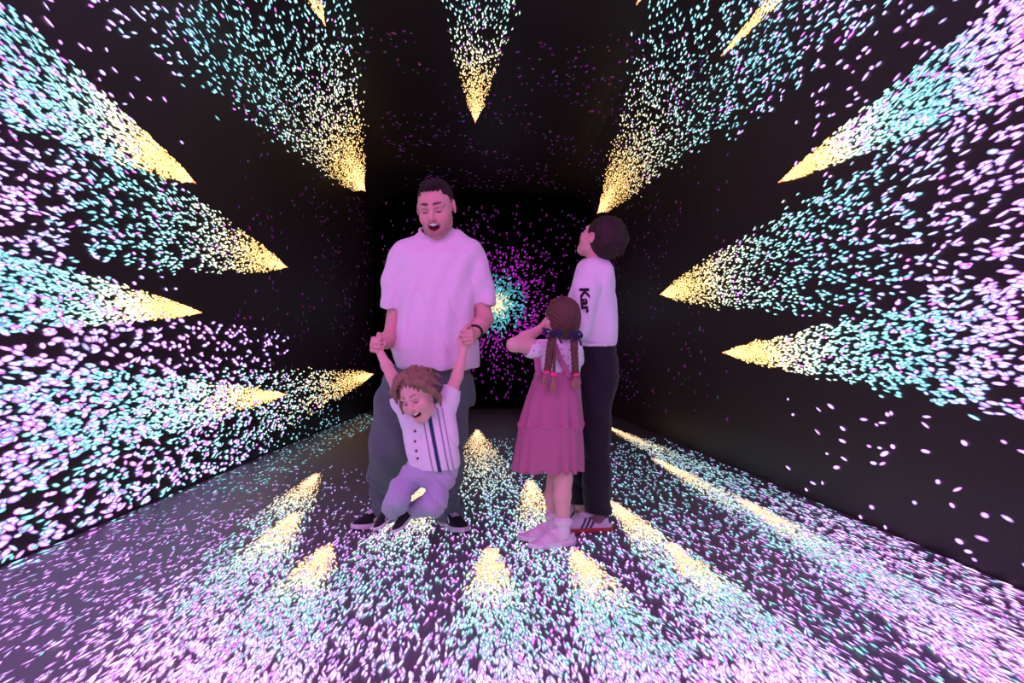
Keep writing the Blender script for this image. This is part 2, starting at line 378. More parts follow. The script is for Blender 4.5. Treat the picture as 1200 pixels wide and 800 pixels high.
# ------------------------------------------------------------------ sculpting: signed-distance fields turned into one skin
class Field:
    def __init__(s, lo, hi, h):
        s.h = h; s.lo = np.array(lo, float); s.n = np.ceil((np.array(hi, float) - s.lo) / h).astype(int) + 1
        s.D = np.full(s.n, 1.0, dtype=np.float32)
    def _sub(s, lo, hi, pad):
        i0 = np.maximum(0, np.floor((np.asarray(lo) - pad - s.lo) / s.h).astype(int)); i1 = np.minimum(s.n, np.ceil((np.asarray(hi) + pad - s.lo) / s.h).astype(int) + 1)
        if np.any(i1 <= i0): return None, None
        ax = [s.lo[k] + s.h * np.arange(i0[k], i1[k]) for k in range(3)]
        g = np.stack(np.meshgrid(*ax, indexing='ij'), -1)
        return tuple(slice(a, b) for a, b in zip(i0, i1)), g
    def add(s, prim, k=0.01, op='u'):
        fn, lo, hi = prim
        sl, g = s._sub(lo, hi, k + 3 * s.h)
        if sl is None: return s
        d = fn(g); a = s.D[sl]
        if op == 'u':
            if k > 0:
                hh = np.maximum(k - np.abs(a - d), 0) / k; r = np.minimum(a, d) - hh * hh * k * .25
            else: r = np.minimum(a, d)
        elif op == 's':
            hh = np.maximum(k - np.abs(a + d), 0) / max(k, 1e-6); r = np.maximum(a, -d) + hh * hh * k * .25
        s.D[sl] = r
        return s
    def disp(s, fn, lo=None, hi=None):
        sl, g = s._sub(s.lo if lo is None else lo, s.lo + s.h * (s.n - 1) if hi is None else hi, 0)
        s.D[sl] += fn(g).astype(np.float32); return s
    def mesh(s):
        D = s.D; neg = D < 0; n = D.shape
        c = np.zeros([k - 1 for k in n], dtype=np.uint8)
        for i in (0, 1):
            for j in (0, 1):
                for k in (0, 1): c += neg[i:n[0] - 1 + i, j:n[1] - 1 + j, k:n[2] - 1 + k]
        act = (c > 0) & (c < 8); I = np.argwhere(act); idx = -np.ones(act.shape, dtype=np.int64); idx[act] = np.arange(len(I))
        acc = np.zeros((len(I), 3)); cnt = np.zeros(len(I))
        cr = [(i, j, k) for i in (0, 1) for j in (0, 1) for k in (0, 1)]
        for a in cr:
            for b in cr:
                if sum(b) - sum(a) == 1 and all(y >= x for x, y in zip(a, b)):
                    da = D[I[:, 0] + a[0], I[:, 1] + a[1], I[:, 2] + a[2]]; db = D[I[:, 0] + b[0], I[:, 1] + b[1], I[:, 2] + b[2]]
                    x = (da < 0) != (db < 0); t = np.where(x, da / np.where(x, da - db, 1), 0)
                    p = np.array(a)[None] + t[:, None] * (np.array(b) - np.array(a))[None]
                    acc[x] += p[x]; cnt[x] += 1
        V = s.lo + s.h * (I + acc / cnt[:, None])
        Fs = []
        for ax in range(3):
            u, v = [(1, 2), (2, 0), (0, 1)][ax]
            sa = [slice(None)] * 3; sb = [slice(None)] * 3; sa[ax] = slice(0, n[ax] - 1); sb[ax] = slice(1, n[ax])
            for kx in (u, v): sa[kx] = slice(1, n[kx] - 1); sb[kx] = slice(1, n[kx] - 1)
            A = neg[tuple(sa)]; B = neg[tuple(sb)]
            E = np.argwhere(A != B)
            if len(E) == 0: continue
            fl_ = A[tuple(E.T)]; E = E.copy(); E[:, u] += 1; E[:, v] += 1
            def at_(du, dv):
                q = E.copy(); q[:, u] -= du; q[:, v] -= dv; return idx[tuple(q.T)]
            Q = np.stack([at_(1, 1), at_(0, 1), at_(0, 0), at_(1, 0)], 1)
            Q[~fl_] = Q[~fl_][:, ::-1]
            Fs.append(Q)
        F = np.concatenate(Fs); F = F[(F >= 0).all(1)]
        return V, F
def relax(V, F, it=1, f=.5):
    for _ in range(it):
        A = np.zeros_like(V); c = np.zeros(len(V))
        for k in range(4):
            np.add.at(A, F[:, k], V[F[:, (k + 1) % 4]] + V[F[:, (k + 3) % 4]]); np.add.at(c, F[:, k], 2)
        V = V + f * (A / c[:, None] - V)
    return V
def v3(*a): return np.array(a, float)
def cap(a, b, ra, rb):
    a = np.asarray(a, float); b = np.asarray(b, float); R = max(ra, rb)
    def f(g):
        d = b - a; t = np.clip(((g - a) @ d) / (d @ d + 1e-12), 0, 1)
        return np.linalg.norm(g - a - t[..., None] * d, axis=-1) - (ra + (rb - ra) * t)
    return f, np.minimum(a, b) - R, np.maximum(a, b) + R
def chain(pts, rs): return [cap(pts[i], pts[i + 1], rs[i], rs[i + 1]) for i in range(len(pts) - 1)]
def ell(c, r, R=None):
    c = np.asarray(c, float); r = np.asarray(r, float); m_ = r.max()
    def f(g):
        q = g - c
        if R is not None: q = q @ R
        k0 = np.linalg.norm(q / r, axis=-1); k1 = np.linalg.norm(q / (r * r), axis=-1) + 1e-9
        return k0 * (k0 - 1) / k1
    return f, c - m_, c + m_
def loft(rows, n=2.3, cap_=True):
    """stack of rounded sections; rows = (z, cx, cy, rx, ry)"""
    A = np.array(sorted(rows), float); z = A[:, 0]
    def f(g):
        Z = g[..., 2]; cx, cy, rx, ry = [np.interp(Z, z, A[:, k]) for k in (1, 2, 3, 4)]
        q = ((np.abs(g[..., 0] - cx) / rx) ** n + (np.abs(g[..., 1] - cy) / ry) ** n) ** (1 / n)
        d = (q - 1) * np.minimum(rx, ry)
        return np.maximum(d, np.maximum(z[0] - Z, Z - z[-1])) if cap_ else d
    lo = v3((A[:, 1] - A[:, 3]).min(), (A[:, 2] - A[:, 4]).min(), z[0]); hi = v3((A[:, 1] + A[:, 3]).max(), (A[:, 2] + A[:, 4]).max(), z[-1])
    return f, lo, hi
def rows_px(rows):
    """silhouette rows (py, px left, px right, distance, half depth) -> loft rows"""
    o = []
    for py, xl, xr, d, ry in rows:
        c = P((xl + xr) / 2, py, d); a = P(xl, py, d); b = P(xr, py, d)
        o.append((c[2], c[0], d, (b[0] - a[0]) / 2, ry))
    return o
def rot(yaw=0, pitch=0, roll=0):
    y, p, r = map(math.radians, (yaw, pitch, roll))
    return np.array(Matrix.Rotation(y, 3, 'Z') @ Matrix.Rotation(p, 3, 'X') @ Matrix.Rotation(-r, 3, 'Y'))
def folds(amp, fx, fz, ph, dirv=(0.3, 0, 1)):
    dv = np.array(dirv, float)
    def f(g):
        x, y, z = g[..., 0], g[..., 1], g[..., 2]
        u = g @ dv
        w_ = np.sin(u * fz + 1.7 * np.sin(x * fx + ph) + ph) * .5 + np.sin((x * .8 - z * .6 + y * .5) * fx * 1.3 + ph * 2 + 1.2 * np.sin(z * 9 + ph)) * .5
        return amp * w_
    return f

def creases(amp, f1, ph, dirv=(.5, .2, 1), wd=6):
    dv = np.array(dv_n(dirv))
    def f(g):
        x, y, z = g[..., 0], g[..., 1], g[..., 2]
        u = (g @ dv) * f1 + 1.3 * np.sin(x * 11 + ph) + .9 * np.sin(z * 8 + ph * 2 + y * 6)
        m_ = np.clip(.35 + np.sin(x * 13 + ph * 3 + z * 5) * .9 + np.sin(z * 10 - y * 9 + ph) * .5, 0, 1)
        return amp * m_ * (1 - np.abs(np.sin(u))) ** wd
    return f
def dv_n(d):
    d = np.array(d, float); return d / np.linalg.norm(d)
SKIN = mat('skin', (1, 1, 1), .5, attr=True, bump=.04, bscale=300)
def cloth(name, col, var=.10, bump=.35, bscale=420, **k): return mat(name, col, .85, bump, bscale, var, sheen=.1, **k)
class Person:
    def __init__(s, base, label, group=None):
        s.base = np.array(base, float); s.label = label; s.root = None; s.bvh = {}
    def body(s, field, paint, material=SKIN, it=1):
        V, F = field.mesh(); V = relax(V, F, it, .35)
        s.root = mesh_obj('person', V - s.base, None, material, cols=paint(V), faces_np=F); s.root.location = s.base.tolist()
        setp(s.root, label=s.label, category='person'); return s.root
    def part(s, name, field, material, paint=None, parent=None, label=None, it=1):
        V, F = field.mesh(); V = relax(V, F, it, .4) if it else V
        o = mesh_obj(name, V - s.base, None, material, parent or s.root, cols=None if paint is None else paint(V), faces_np=F)
        if label: o['label'] = label
        s.bvh[name] = (V, F); return o
    def raw(s, name, V, F, material, parent=None, label=None, cols=None, smooth=True):
        o = mesh_obj(name, np.asarray(V) - s.base, F, material, parent or s.root, smooth=smooth, cols=cols)
        if label: o['label'] = label
        return o
def fieldof(prims, h, pad=.03, k=.01):
    lo = np.min([p[1] for p in prims], 0) - pad; hi = np.max([p[2] for p in prims], 0) + pad
    f = Field(lo, hi, h)
    for p in prims: f.add(p, k)
    return f

def head_prims(c, R, s, open_mouth=0.0, child=False):
    """list of (prim, k, op); head frame: x right, -y the face, z the crown"""
    T = lambda x, y, z: c + R @ (s * v3(x, y, z))
    E = lambda p, r: ell(T(*p), np.array(r) * s, R)
    K = lambda a, b, ra, rb: cap(T(*a), T(*b), ra * s, rb * s)
    L = []
    jw = 1.07 if not child else .93; ck = 1.0 if not child else 1.25
    L += [(E((0, .012, .035), (.076, .094, .086)), .02, 'u'), (E((0, -.022, -.035), (.062 * jw, .066, .078)), .03, 'u'),
          (E((0, -.055, -.092), (.030 * jw, .028, .026)), .03, 'u'), (K((-.045, -.01, -.07), (-.015, -.055, -.098), .020, .018), .02, 'u'), (K((.045, -.01, -.07), (.015, -.055, -.098), .020, .018), .02, 'u')]
    for sx in (-1, 1):
        L += [(E((sx * .040, -.056, -.030), (.024 * ck, .024 * ck, .024 * ck)), .02, 'u'),
              (K((sx * .012, -.083, .026), (sx * .045, -.068, .026), .010, .009), .012, 'u')]
    for sx in (-1, 1):
        L += [(E((sx * .031, -.090, .004), (.017, .014, .011)), .010, 's'), (E((sx * .031, -.070, .003), (.015, .015, .0115)), .004, 'u')]
    L += [(K((0, -.080, .018), (0, -.103, -.024), .007, .0115), .010, 'u')]
    for sx in (-1, 1): L += [(E((sx * .013, -.090, -.028), (.008, .010, .008)), .005, 'u')]
    zm = -.060
    if open_mouth > 0:
        L += [(K((-.018, -.083, zm + .013), (.018, -.083, zm + .013), .008, .008), .012, 'u'), (K((-.014, -.080, zm - .020 * open_mouth - .004), (.014, -.080, zm - .020 * open_mouth - .004), .009, .009), .012, 'u'),
              (E((0, -.088, zm - .004 * open_mouth), (.027, .022, .005 + .012 * open_mouth)), .004, 's')]
        for sx in (-1, 1): L += [(K((sx * .024, -.085, zm + .004), (sx * .031, -.078, zm + .009), .004, .003), .003, 's')]
    else:
        L += [(K((-.018, -.082, zm + .004), (.018, -.082, zm + .004), .006, .006), .008, 'u'), (K((-.014, -.081, zm - .008), (.014, -.081, zm - .008), .007, .007), .006, 'u')]
    for sx in (-1, 1):
        L += [(ell(T(sx * .079, .012, .000), np.array((.009, .019, .031)) * s, R @ rot(sx * 18, -8, 0)), .006, 'u'), (ell(T(sx * .088, .006, .004), np.array((.006, .009, .017)) * s, R @ rot(sx * 18, 0, 0)), .004, 's')]
    return L, T
def head_paint(V, col, c, R, s, spots):
    q = ((V - c) @ R) / s
    for (p, r, cc, op) in spots:
        d = np.linalg.norm((q - np.array(p)) / np.array(r), axis=1)
        wgt = np.clip((1.25 - d) / .5, 0, 1)[:, None] * op
        col = col * (1 - wgt) + np.array(cc) * wgt
    return col
def face_spots(mouth=1.0, brow=(.03, .018, .012), stub=0.0, lip=(.52, .16, .15), closed=True, skin=(.7, .42, .32), zb=.036):
    S_ = []
    if stub:
        for x in (-.04, -.02, 0, .02, .04): S_.append(((x, -.06, -.095), (.026, .05, .022), (.30, .19, .16), stub))
        for sx in (-1, 1): S_.append(((sx * .052, -.03, -.065), (.022, .05, .03), (.32, .2, .17), stub))
        S_.append(((0, -.095, -.043), (.026, .02, .008), (.30, .19, .16), stub))
    S_ += [((0, -.10, -.028), (.016, .02, .014), (skin[0], skin[1] * .8, skin[2] * .8), .5)]
    for sx in (-1, 1):
        S_ += [((sx * .045, -.06, -.03), (.022, .03, .02), (skin[0] * 1.0, skin[1] * .72, skin[2] * .72), .5),
               ((sx * .030, -.085, zb), (.020, .03, .0055), brow, .85), ((sx * .018, -.085, zb - .003), (.010, .03, .005), brow, .6),
               ((sx * .031, -.09, .007), (.019, .025, .012), (skin[0] * .6, skin[1] * .5, skin[2] * .5), .55)]  # eye socket shade painted into the skin colour
        if closed: S_ += [((sx * .031, -.09, -.001), (.015, .02, .0032), (.03, .015, .015), .95)]
        else: S_ += [((sx * .031, -.09, .003), (.013, .02, .0062), (.75, .72, .72), .9), ((sx * .031, -.09, .003), (.0062, .02, .0062), (.04, .03, .03), 1), ((sx * .031, -.09, .009), (.015, .02, .0028), (.04, .02, .02), .9)]
        S_ += [((sx * .009, -.10, -.033), (.004, .01, .003), (.15, .05, .05), .8)]
    if mouth > 0:
        S_ += [((0, -.09, -.060 - .004 * mouth), (.032, .03, .010 + .013 * mouth), lip, .85), ((0, -.075, -.060 - .004 * mouth), (.026, .016, .007 + .011 * mouth), (.10, .015, .02), 1.0)]
    else: S_ += [((0, -.09, -.058), (.024, .02, .007), lip, .7), ((0, -.09, -.059), (.022, .02, .0022), (.2, .05, .05), .8)]
    return S_

def hand_prims(wr, d, nb, s=1.0, curl=(40, 45, 30), spread=6, thumb=(1, 35), flat=1.0, curls=None):
    """wr wrist, d towards the fingers, nb back-of-hand normal; thumb=(side sign, curl)"""
    d = d / np.linalg.norm(d); nb = nb - d * (nb @ d); nb = nb / np.linalg.norm(nb); ac = np.cross(d, nb)
    R = np.stack([ac, d, nb], 1); L = []
    L.append((ell(wr + d * .045 * s, v3(.040, .056, .017) * s, R), .012, 'u'))
    L.append((cap(wr + d * .01 * s - ac * .012 * s, wr + d * .080 * s - ac * .026 * s, .016 * s, .011 * s), .008, 'u'))
    L.append((cap(wr + d * .01 * s + ac * .012 * s, wr + d * .080 * s + ac * .026 * s, .016 * s, .011 * s), .008, 'u'))
    lens = (.92, 1.03, .97, .76); ts = thumb[0]
    for i in range(4):
        o = (i - 1.5) * .0205 * s * ts * -1
        b = wr + d * (.086 - .004 * abs(i - 1.2)) * s + ac * o
        ang = 0; p = b; f = lens[i]
        cu = curl if curls is None else curls[i]
        sp = math.radians((i - 1.5) * spread) * ts * -1
        d0 = d * math.cos(sp) + ac * math.sin(sp)
        for j, (ln, r0, r1) in enumerate(((.046, .0098, .0088), (.028, .0088, .0080), (.022, .0080, .0068))):
            ang += math.radians(cu[j]); dd = d0 * math.cos(ang) - nb * math.sin(ang)
            q = p + dd * ln * f * s
            L.append((cap(p, q, r0 * s, r1 * s), .0025 if j else .005, 'u')); p = q
    b = wr + d * .022 * s + ac * .030 * s * ts - nb * .006 * s
    d1 = (d * .75 + ac * .75 * ts - nb * .25); d1 /= np.linalg.norm(d1); q = b + d1 * .036 * s
    a2 = math.radians(thumb[1]); d2 = d * .95 - ac * ts * math.sin(a2) * .5 - nb * .45; d2 /= np.linalg.norm(d2); q2 = q + d2 * .032 * s
    d3 = d * .7 - ac * ts * math.sin(a2) - nb * .6; d3 /= np.linalg.norm(d3)
    L += [(cap(b, q, .015 * s, .0115 * s), .008, 'u'), (cap(q, q2, .0112 * s, .010 * s), .003, 'u'), (cap(q2, q2 + d3 * .024 * s, .010 * s, .008 * s), .003, 'u')]
    return L

# ---- shoes: local frame x to the toe, z up, heel at x=0
def make_shoe(person, heel, yaw, L, upper_col, sole_col, stripe=None, pitch=0, roll=0, foxing=.028, lace_col=(.8, .8, .82), collar_h=.075, style='skate', name='shoe', label=None, tongue_col=None, socks=None):
    """heel: world point under the heel on the sole"""
    sc_ = L / .30
    R = np.array(Matrix.Rotation(math.radians(yaw), 3, 'Z') @ Matrix.Rotation(math.radians(pitch), 3, 'Y') @ Matrix.Rotation(math.radians(roll), 3, 'X'))
    xs = np.array([0, .01, .03, .07, .12, .17, .215, .25, .275, .292, .30]) * sc_
    hw = np.array([.004, .022, .034, .038, .036, .041, .050, .050, .043, .026, .004]) * sc_
    cy = np.array([0, 0, 0, 0, .002, .004, .006, .006, .004, .002, 0]) * sc_
    ht = np.array([.055, collar_h, collar_h + .006, collar_h, .078, .086, .068, .052, .044, .036, .030]) * sc_
    def up(g):
        X = g[..., 0]; w_ = np.interp(X, xs, hw) * .93; h_ = np.interp(X, xs, ht); c_ = np.interp(X, xs, cy)
        q = ((np.abs(g[..., 1] - c_) / (w_ + 1e-4)) ** 2.4 + (np.maximum(g[..., 2], 0) / h_) ** 2.6) ** (1 / 2.4)
        d = (q - 1) * np.minimum(w_, h_)
        return np.maximum(np.maximum(d, .003 - g[..., 2]), np.maximum(-X, X - xs[-1]))
    lo = v3(0, -.06 * sc_, 0); hi = v3(.30 * sc_, .06 * sc_, .11 * sc_)
    f = Field(lo - .012, hi + .012, .0032); f.add((up, lo, hi), .002)
    f.add(ell((.060 * sc_, 0, .095 * sc_), (.046 * sc_, .026 * sc_, .040 * sc_)), .004, 's')
    f.add(cap((.12 * sc_, 0, .088 * sc_), (.155 * sc_, 0, .088 * sc_), .018 * sc_, .014 * sc_), .006)
    def paint(V):
        q = V; c_ = np.tile(np.array(upper_col, float), (len(V), 1)); X = q[:, 0] / sc_; Z = q[:, 2] / sc_; Y = q[:, 1] / sc_
        if style == 'skate':
            zc = np.interp(X, [.02, .07, .11, .15, .19, .23], [.056, .060, .070, .060, .040, .030])
            m_ = (np.abs(Z - zc) < .0065) & (X > .02) & (X < .20) & (np.abs(Y) > .018); c_[m_] = stripe
            zc2 = np.interp(X, [.0, .10], [.035, .050]); 
        if style == 'stripes':
            for k in range(3):
                xc = .115 + k * .024; m_ = (np.abs(X - (xc - (Z - .03) * .55)) < .0068) & (Z > .022) & (Z < .074) & (np.abs(Y) > .012); c_[m_] = stripe
            m_ = (X < .022) & (Z > .045); c_[m_] = stripe
            m_ = (X > .245) & (Z < .05); c_[m_] = np.array(upper_col) * .82
        if style == 'plain':
            m_ = ((np.abs(X - .13 - (Z - .03) * .8) < .022) | (X < .045) | ((X > .235) & (Z < .052))) & (Z > .03); c_[m_] = stripe
        if tongue_col is not None:
            m_ = (Z > .074) & (X > .11) & (X < .19); c_[m_] = tongue_col
            m_ = (np.abs(Y - .004) < .017) & (X > .125) & (X < .205); c_[m_] = tongue_col
        return c_
    V, F = f.mesh(); V = relax(V, F, 1, .3); cl = paint(V)
    tr = lambda V: (R @ np.asarray(V, float).T).T + heel
    so = mesh_obj(name, tr(V) - person.base, None, person.shoemat, person.root, cols=cl, faces_np=F)
    if label: so['label'] = label
    # sole
    xs2 = np.concatenate([[-.006 * sc_], xs[1:-1], [xs[-1] + .006 * sc_]])
    def sl(g):
        X = g[..., 0]; w_ = np.interp(X, xs2, hw) * 1.04 + .002 * sc_; c_ = np.interp(X, xs, cy)
        toe = np.interp(X, [0, .22 * sc_, .306 * sc_], [0, 0, .010 * sc_])
        d = np.abs(g[..., 1] - c_) - w_
        return np.maximum(np.maximum(d, np.maximum(toe - g[..., 2], g[..., 2] - foxing * sc_ - toe * .5)), np.maximum(xs2[0] - X, X - xs2[-1]))
    f2 = Field(lo - .02, v3(.32 * sc_, .07 * sc_, .05 * sc_), .0032); f2.add((sl, lo - .012, v3(.315 * sc_, .065 * sc_, .04 * sc_)), .002)
    V2, F2 = f2.mesh(); V2 = relax(V2, F2, 1, .4)
    mesh_obj('sole', tr(V2) - person.base, None, mat('sole_rubber', sole_col, .55), so, faces_np=F2)
    lp = []
    for k in range(5):
        x = (.135 + k * .016) * sc_; z = (np.interp(x, xs, ht)) + .000; y0 = .019 * sc_
        lp += [cap((x, -y0, z - .006 * sc_), (x + .006 * sc_, 0, z + .003 * sc_), .0034 * sc_, .0036 * sc_), cap((x + .006 * sc_, 0, z + .003 * sc_), (x, y0, z - .006 * sc_), .0036 * sc_, .0034 * sc_)]
    lp += [cap((.135 * sc_, 0, .088 * sc_), (.125 * sc_, .028 * sc_, .092 * sc_), .004 * sc_, .003 * sc_), cap((.135 * sc_, 0, .088 * sc_), (.125 * sc_, -.028 * sc_, .092 * sc_), .004 * sc_, .003 * sc_)]
    f3 = fieldof(lp, .0022, .01, .002); V3, F3 = f3.mesh()
    mesh_obj('laces', tr(V3) - person.base, None, mat('lace_cotton', lace_col, .8), so, faces_np=F3)
    return so, tr

def lap(V, k): return V
# ================================================================== THE MAN
DM = 3.45
man_base = P(482, 621, DM); man_base[2] = 0
man = Person(man_base, 'laughing man in a pale t-shirt and grey jeans holding a toddler by both hands')
SK = np.array((.66, .36, .32))
hc = P(511, 244, 3.38); HR = rot(-10, 24, 3); HS = 1.13
HL, HT = head_prims(hc, HR, HS, open_mouth=1.0)
f = Field(P(405, 640, DM) * v3(1, 0, 0) + v3(0, 2.98, -.01), P(600, 200, DM) * v3(1, 0, 1) + v3(0, 3.80, .02), .0042)
for p, k, op in HL: f.add(p, k * HS, op)
nk = P(512, 283, 3.47)
f.add(cap(HT(0, .03, -.05), nk, .064, .072), .03)
# trunk under the shirt, legs under the trousers
f.add(cap(P(484, 306, 3.47), P(542, 306, 3.47), .045, .045), .02)
f.add(loft(rows_px([(292, 480, 542, 3.47, .07), (330, 474, 550, 3.46, .10), (380, 478, 548, 3.45, .10), (430, 470, 546, 3.46, .10), (455, 470, 546, 3.46, .10)])), .03)
LH, LK, LA = P(473, 452, 3.46), P(452, 520, 3.42), P(450, 600, 3.63)
RH, RK, RA = P(530, 452, 3.46), P(528, 522, 3.44), P(527, 602, 3.58)
for a, b, c_ in ((LH, LK, LA), (RH, RK, RA)):
    for pr in chain([a, b, c_], [.058, .042, .030]): f.add(pr, .03)
# arms
SL, EL, WL = P(472, 308, 3.46), P(459, 395, 3.44), P(444, 404, 3.27)
SRr, ER, WR = P(555, 308, 3.46), P(568, 374, 3.42), P(554, 393, 3.25)
for pr in chain([SL, (SL + EL) / 2, EL], [.044, .043, .041]) + chain([EL, EL * .6 + WL * .4, WL], [.041, .040, .026]): f.add(pr, .02)
for pr in chain([SRr, (SRr + ER) / 2, ER], [.044, .043, .042]) + chain([ER, ER * .6 + WR * .4, WR], [.043, .039, .026]): f.add(pr, .02)
for p, k, op in hand_prims(WL, v3(-.25, -1, .0), v3(-1, .25, .1), .93, curl=(82, 80, 40), thumb=(-1, 30), spread=2): f.add(p, k, op)
for p, k, op in hand_prims(WR, v3(-.05, -1, -.12), v3(1, -.05, .1), .93, curl=(82, 80, 40), thumb=(1, 30), spread=2): f.add(p, k, op)
def man_paint(V):
    c_ = np.tile(SK, (len(V), 1))
    c_ = head_paint(V, c_, hc, HR, HS, face_spots(1.0, stub=.45, skin=tuple(SK)))
    q = ((V - hc) @ HR) / HS
    m_ = (q[:, 2] > .02) & (q[:, 1] > -.03 + .2 * np.maximum(0, .07 - q[:, 2])) & (np.abs(q[:, 0]) > .055) & (q[:, 2] < .12) & (q[:, 1] < .1) & (np.abs(q[:, 0]) < .079)
    c_[m_] = c_[m_] * .45
    return c_
man.body(f, man_paint)
man.shoemat = mat('black_canvas', (1, 1, 1), .7, attr=True, bump=.15, bscale=500)
# teeth
f = fieldof([cap(HT(-.016, -.079, -.0515), HT(0, -.088, -.0535), .0062, .007), cap(HT(0, -.088, -.0535), HT(.016, -.079, -.0515), .007, .0062)], .002, .01, .003)
man.part('teeth', f, mat('tooth_enamel', (.85, .82, .78), .3))
# hair
HAIRM = mat('short_dark_hair', (.018, .011, .010), .75, bump=.8, bscale=260)
T = HT; s = HS
f = Field(HT(0, 0, .03) - .15, HT(0, 0, .03) + .15, .004)
f.add(ell(HT(0, .018, .042), v3(.0775, .094, .086) * s, HR), .01)
f.add(ell(HT(0, -.035, .112), v3(.046, .048, .018) * s, HR), .02)
f.add(ell(HT(0, -.100, -.010), v3(.064, .066, .108) * s, HR), .006, 's')
for sx in (-1, 1): f.add(ell(HT(sx * .080, -.062, -.01), v3(.030, .048, .075) * s, HR), .008, 's'); f.add(ell(HT(sx * .09, .0, -.035), v3(.03, .035, .045) * s, HR), .008, 's')
f.add(cap(HT(0, .02, -.11), HT(0, .12, -.12), .07, .07), .01, 's')
f.disp(lambda g: .0022 * np.sin(((g - hc) @ HR)[..., 0] * 420 + 2 * np.sin(g[..., 2] * 90)) * np.cos(((g - hc) @ HR)[..., 1] * 260))
man.part('hair', f, HAIRM, it=0)
# shirt
TEEM = cloth('pale_jersey', (.80, .74, .80))
f = Field(v3(*P(436, 440, DM)[:1], 3.2, P(436, 440, DM)[2]), v3(P(592, 260, DM)[0], 3.75, P(592, 260, DM)[2]), .0065)
body = rows_px([(433, 470, 556, 3.45, .155), (430, 464, 562, 3.45, .158), (420, 459, 562.5, 3.45, .158), (408, 457, 562, 3.45, .158), (396, 463, 561, 3.45, .152), (380, 465, 560, 3.45, .148), (350, 465, 559, 3.45, .145), (320, 464, 560, 3.46, .138), (300, 466, 560, 3.46, .125), (288, 476, 550, 3.47, .098), (278, 490, 538, 3.475, .075), (272, 495, 534, 3.475, .066)])
f.add(loft(body, 2.5), .02)
f.add(cap(P(476, 298, 3.465), P(496, 288, 3.47), .075, .07), .04); f.add(cap(P(550, 298, 3.465), P(532, 287, 3.47), .075, .07), .04)
def halfspace(c, nrm_, rad):
    c = np.asarray(c, float); nrm_ = np.asarray(nrm_, float) / np.linalg.norm(nrm_)
    return (lambda g: -((g - c) @ nrm_) * 1.0 + np.maximum(0, np.linalg.norm(g - c, axis=-1) - rad) * 2, c - rad, c + rad)
def merge(f, g, k):
    hh = np.maximum(k - np.abs(f.D - g.D), 0) / k; f.D = (np.minimum(f.D, g.D) - hh * hh * k * .25).astype(np.float32)
f2 = Field(f.lo, f.lo + f.h * (f.n - 1.5), f.h)
sl1 = chain([P(473, 303, 3.46), P(464, 330, 3.45), P(457.5, 366, 3.44)], [.078, .064, .058]); sl2 = chain([P(553, 303, 3.46), P(563, 330, 3.45), P(567, 362, 3.43)], [.078, .066, .062])
for pr in sl1 + sl2: f2.add(pr, .02)
f2.add(halfspace(P(456, 362, 3.44), (-.10, 0, -1), .16), .002, 's')
f2.add(halfspace(P(568, 358, 3.43), (.08, 0, -1), .16), .002, 's')
merge(f, f2, .022)
# neck hole
f.add(ell(P(511.5, 266, 3.46), v3(.078, .085, .055), rot(0, 18, 0)), .003, 's')
f.disp(creases(.010, 15, 1.9, (.9, 0, .45), 4)); f.disp(creases(.007, 15, .3, (-.9, 0, .5), 4))
f.disp(lambda g: folds(.0060, 16, 13, .4, (.5, 0, 1))(g) + .0050 * np.sin((g[..., 0] - g[..., 2] * .25) * 62 + 2 * np.sin(g[..., 2] * 7)) * np.clip((1.9 - g[..., 2]) * 1.2, 0, 1))
# soft hem drape: a crease between sleeve and body
tee = man.part('t_shirt', f, TEEM, label='pale crew-neck t-shirt')
# ribbed collar
pts = []
for k in range(33):
    a = 2 * PI * k / 32; pts.append(P(511.5, 270, 3.46) + rot(0, 20, 0) @ v3(.083 * math.cos(a), .086 * math.sin(a), 0.004 * math.cos(2 * a) + (-.022 if math.sin(a) < 0 else .0) * abs(math.sin(a))))
f = fieldof(chain(pts, [.0075] * 33), .0035, .02, .004)
man.part('collar', f, TEEM, parent=tee)
# trousers
TRM = cloth('washed_grey_denim', (.12, .165, .165), .3, .4, 300)
f = Field(v3(P(424, 600, DM)[0], 3.2, .02), v3(P(566, 415, DM)[0], 3.82, P(566, 415, DM)[2]), .0065)
f.add(loft(rows_px([(418, 466, 556, 3.46, .125), (430, 452, 556, 3.46, .135), (446, 446, 554, 3.46, .140), (462, 444, 552, 3.46, .135), (474, 446, 550, 3.46, .10)])), .02)
f.add(loft(rows_px([(440, 449, 500, 3.46, .125), (470, 438, 499, 3.455, .120), (500, 433, 492, 3.45, .112), (530, 431.5, 484, 3.45, .108), (560, 432, 475, 3.54, .100), (584, 433, 469, 3.60, .098), (604, 435, 466, 3.63, .094)])), .03)
f.add(loft(rows_px([(440, 502, 555, 3.46, .125), (470, 503, 551, 3.46, .120), (500, 505, 547, 3.46, .112), (530, 506, 544.5, 3.46, .106), (560, 507, 542, 3.50, .100), (590, 510, 541, 3.56, .096), (608, 512, 541, 3.60, .094)])), .03)
f.disp(folds(.0140, 15, 24, 1.4, (.9, 0, 1)))
f.disp(creases(.016, 26, .7, (.6, .2, 1), 4)); f.disp(creases(.012, 20, 2.9, (-.8, .2, 1), 4))
f.disp(lambda g: .008 * np.sin(g[..., 2] * 75 + 3 * np.sin(g[..., 0] * 22)) * np.clip((.35 - g[..., 2]) * 4, 0, 1))
tro = man.part('trousers', f, TRM, label='faded dark grey jeans')
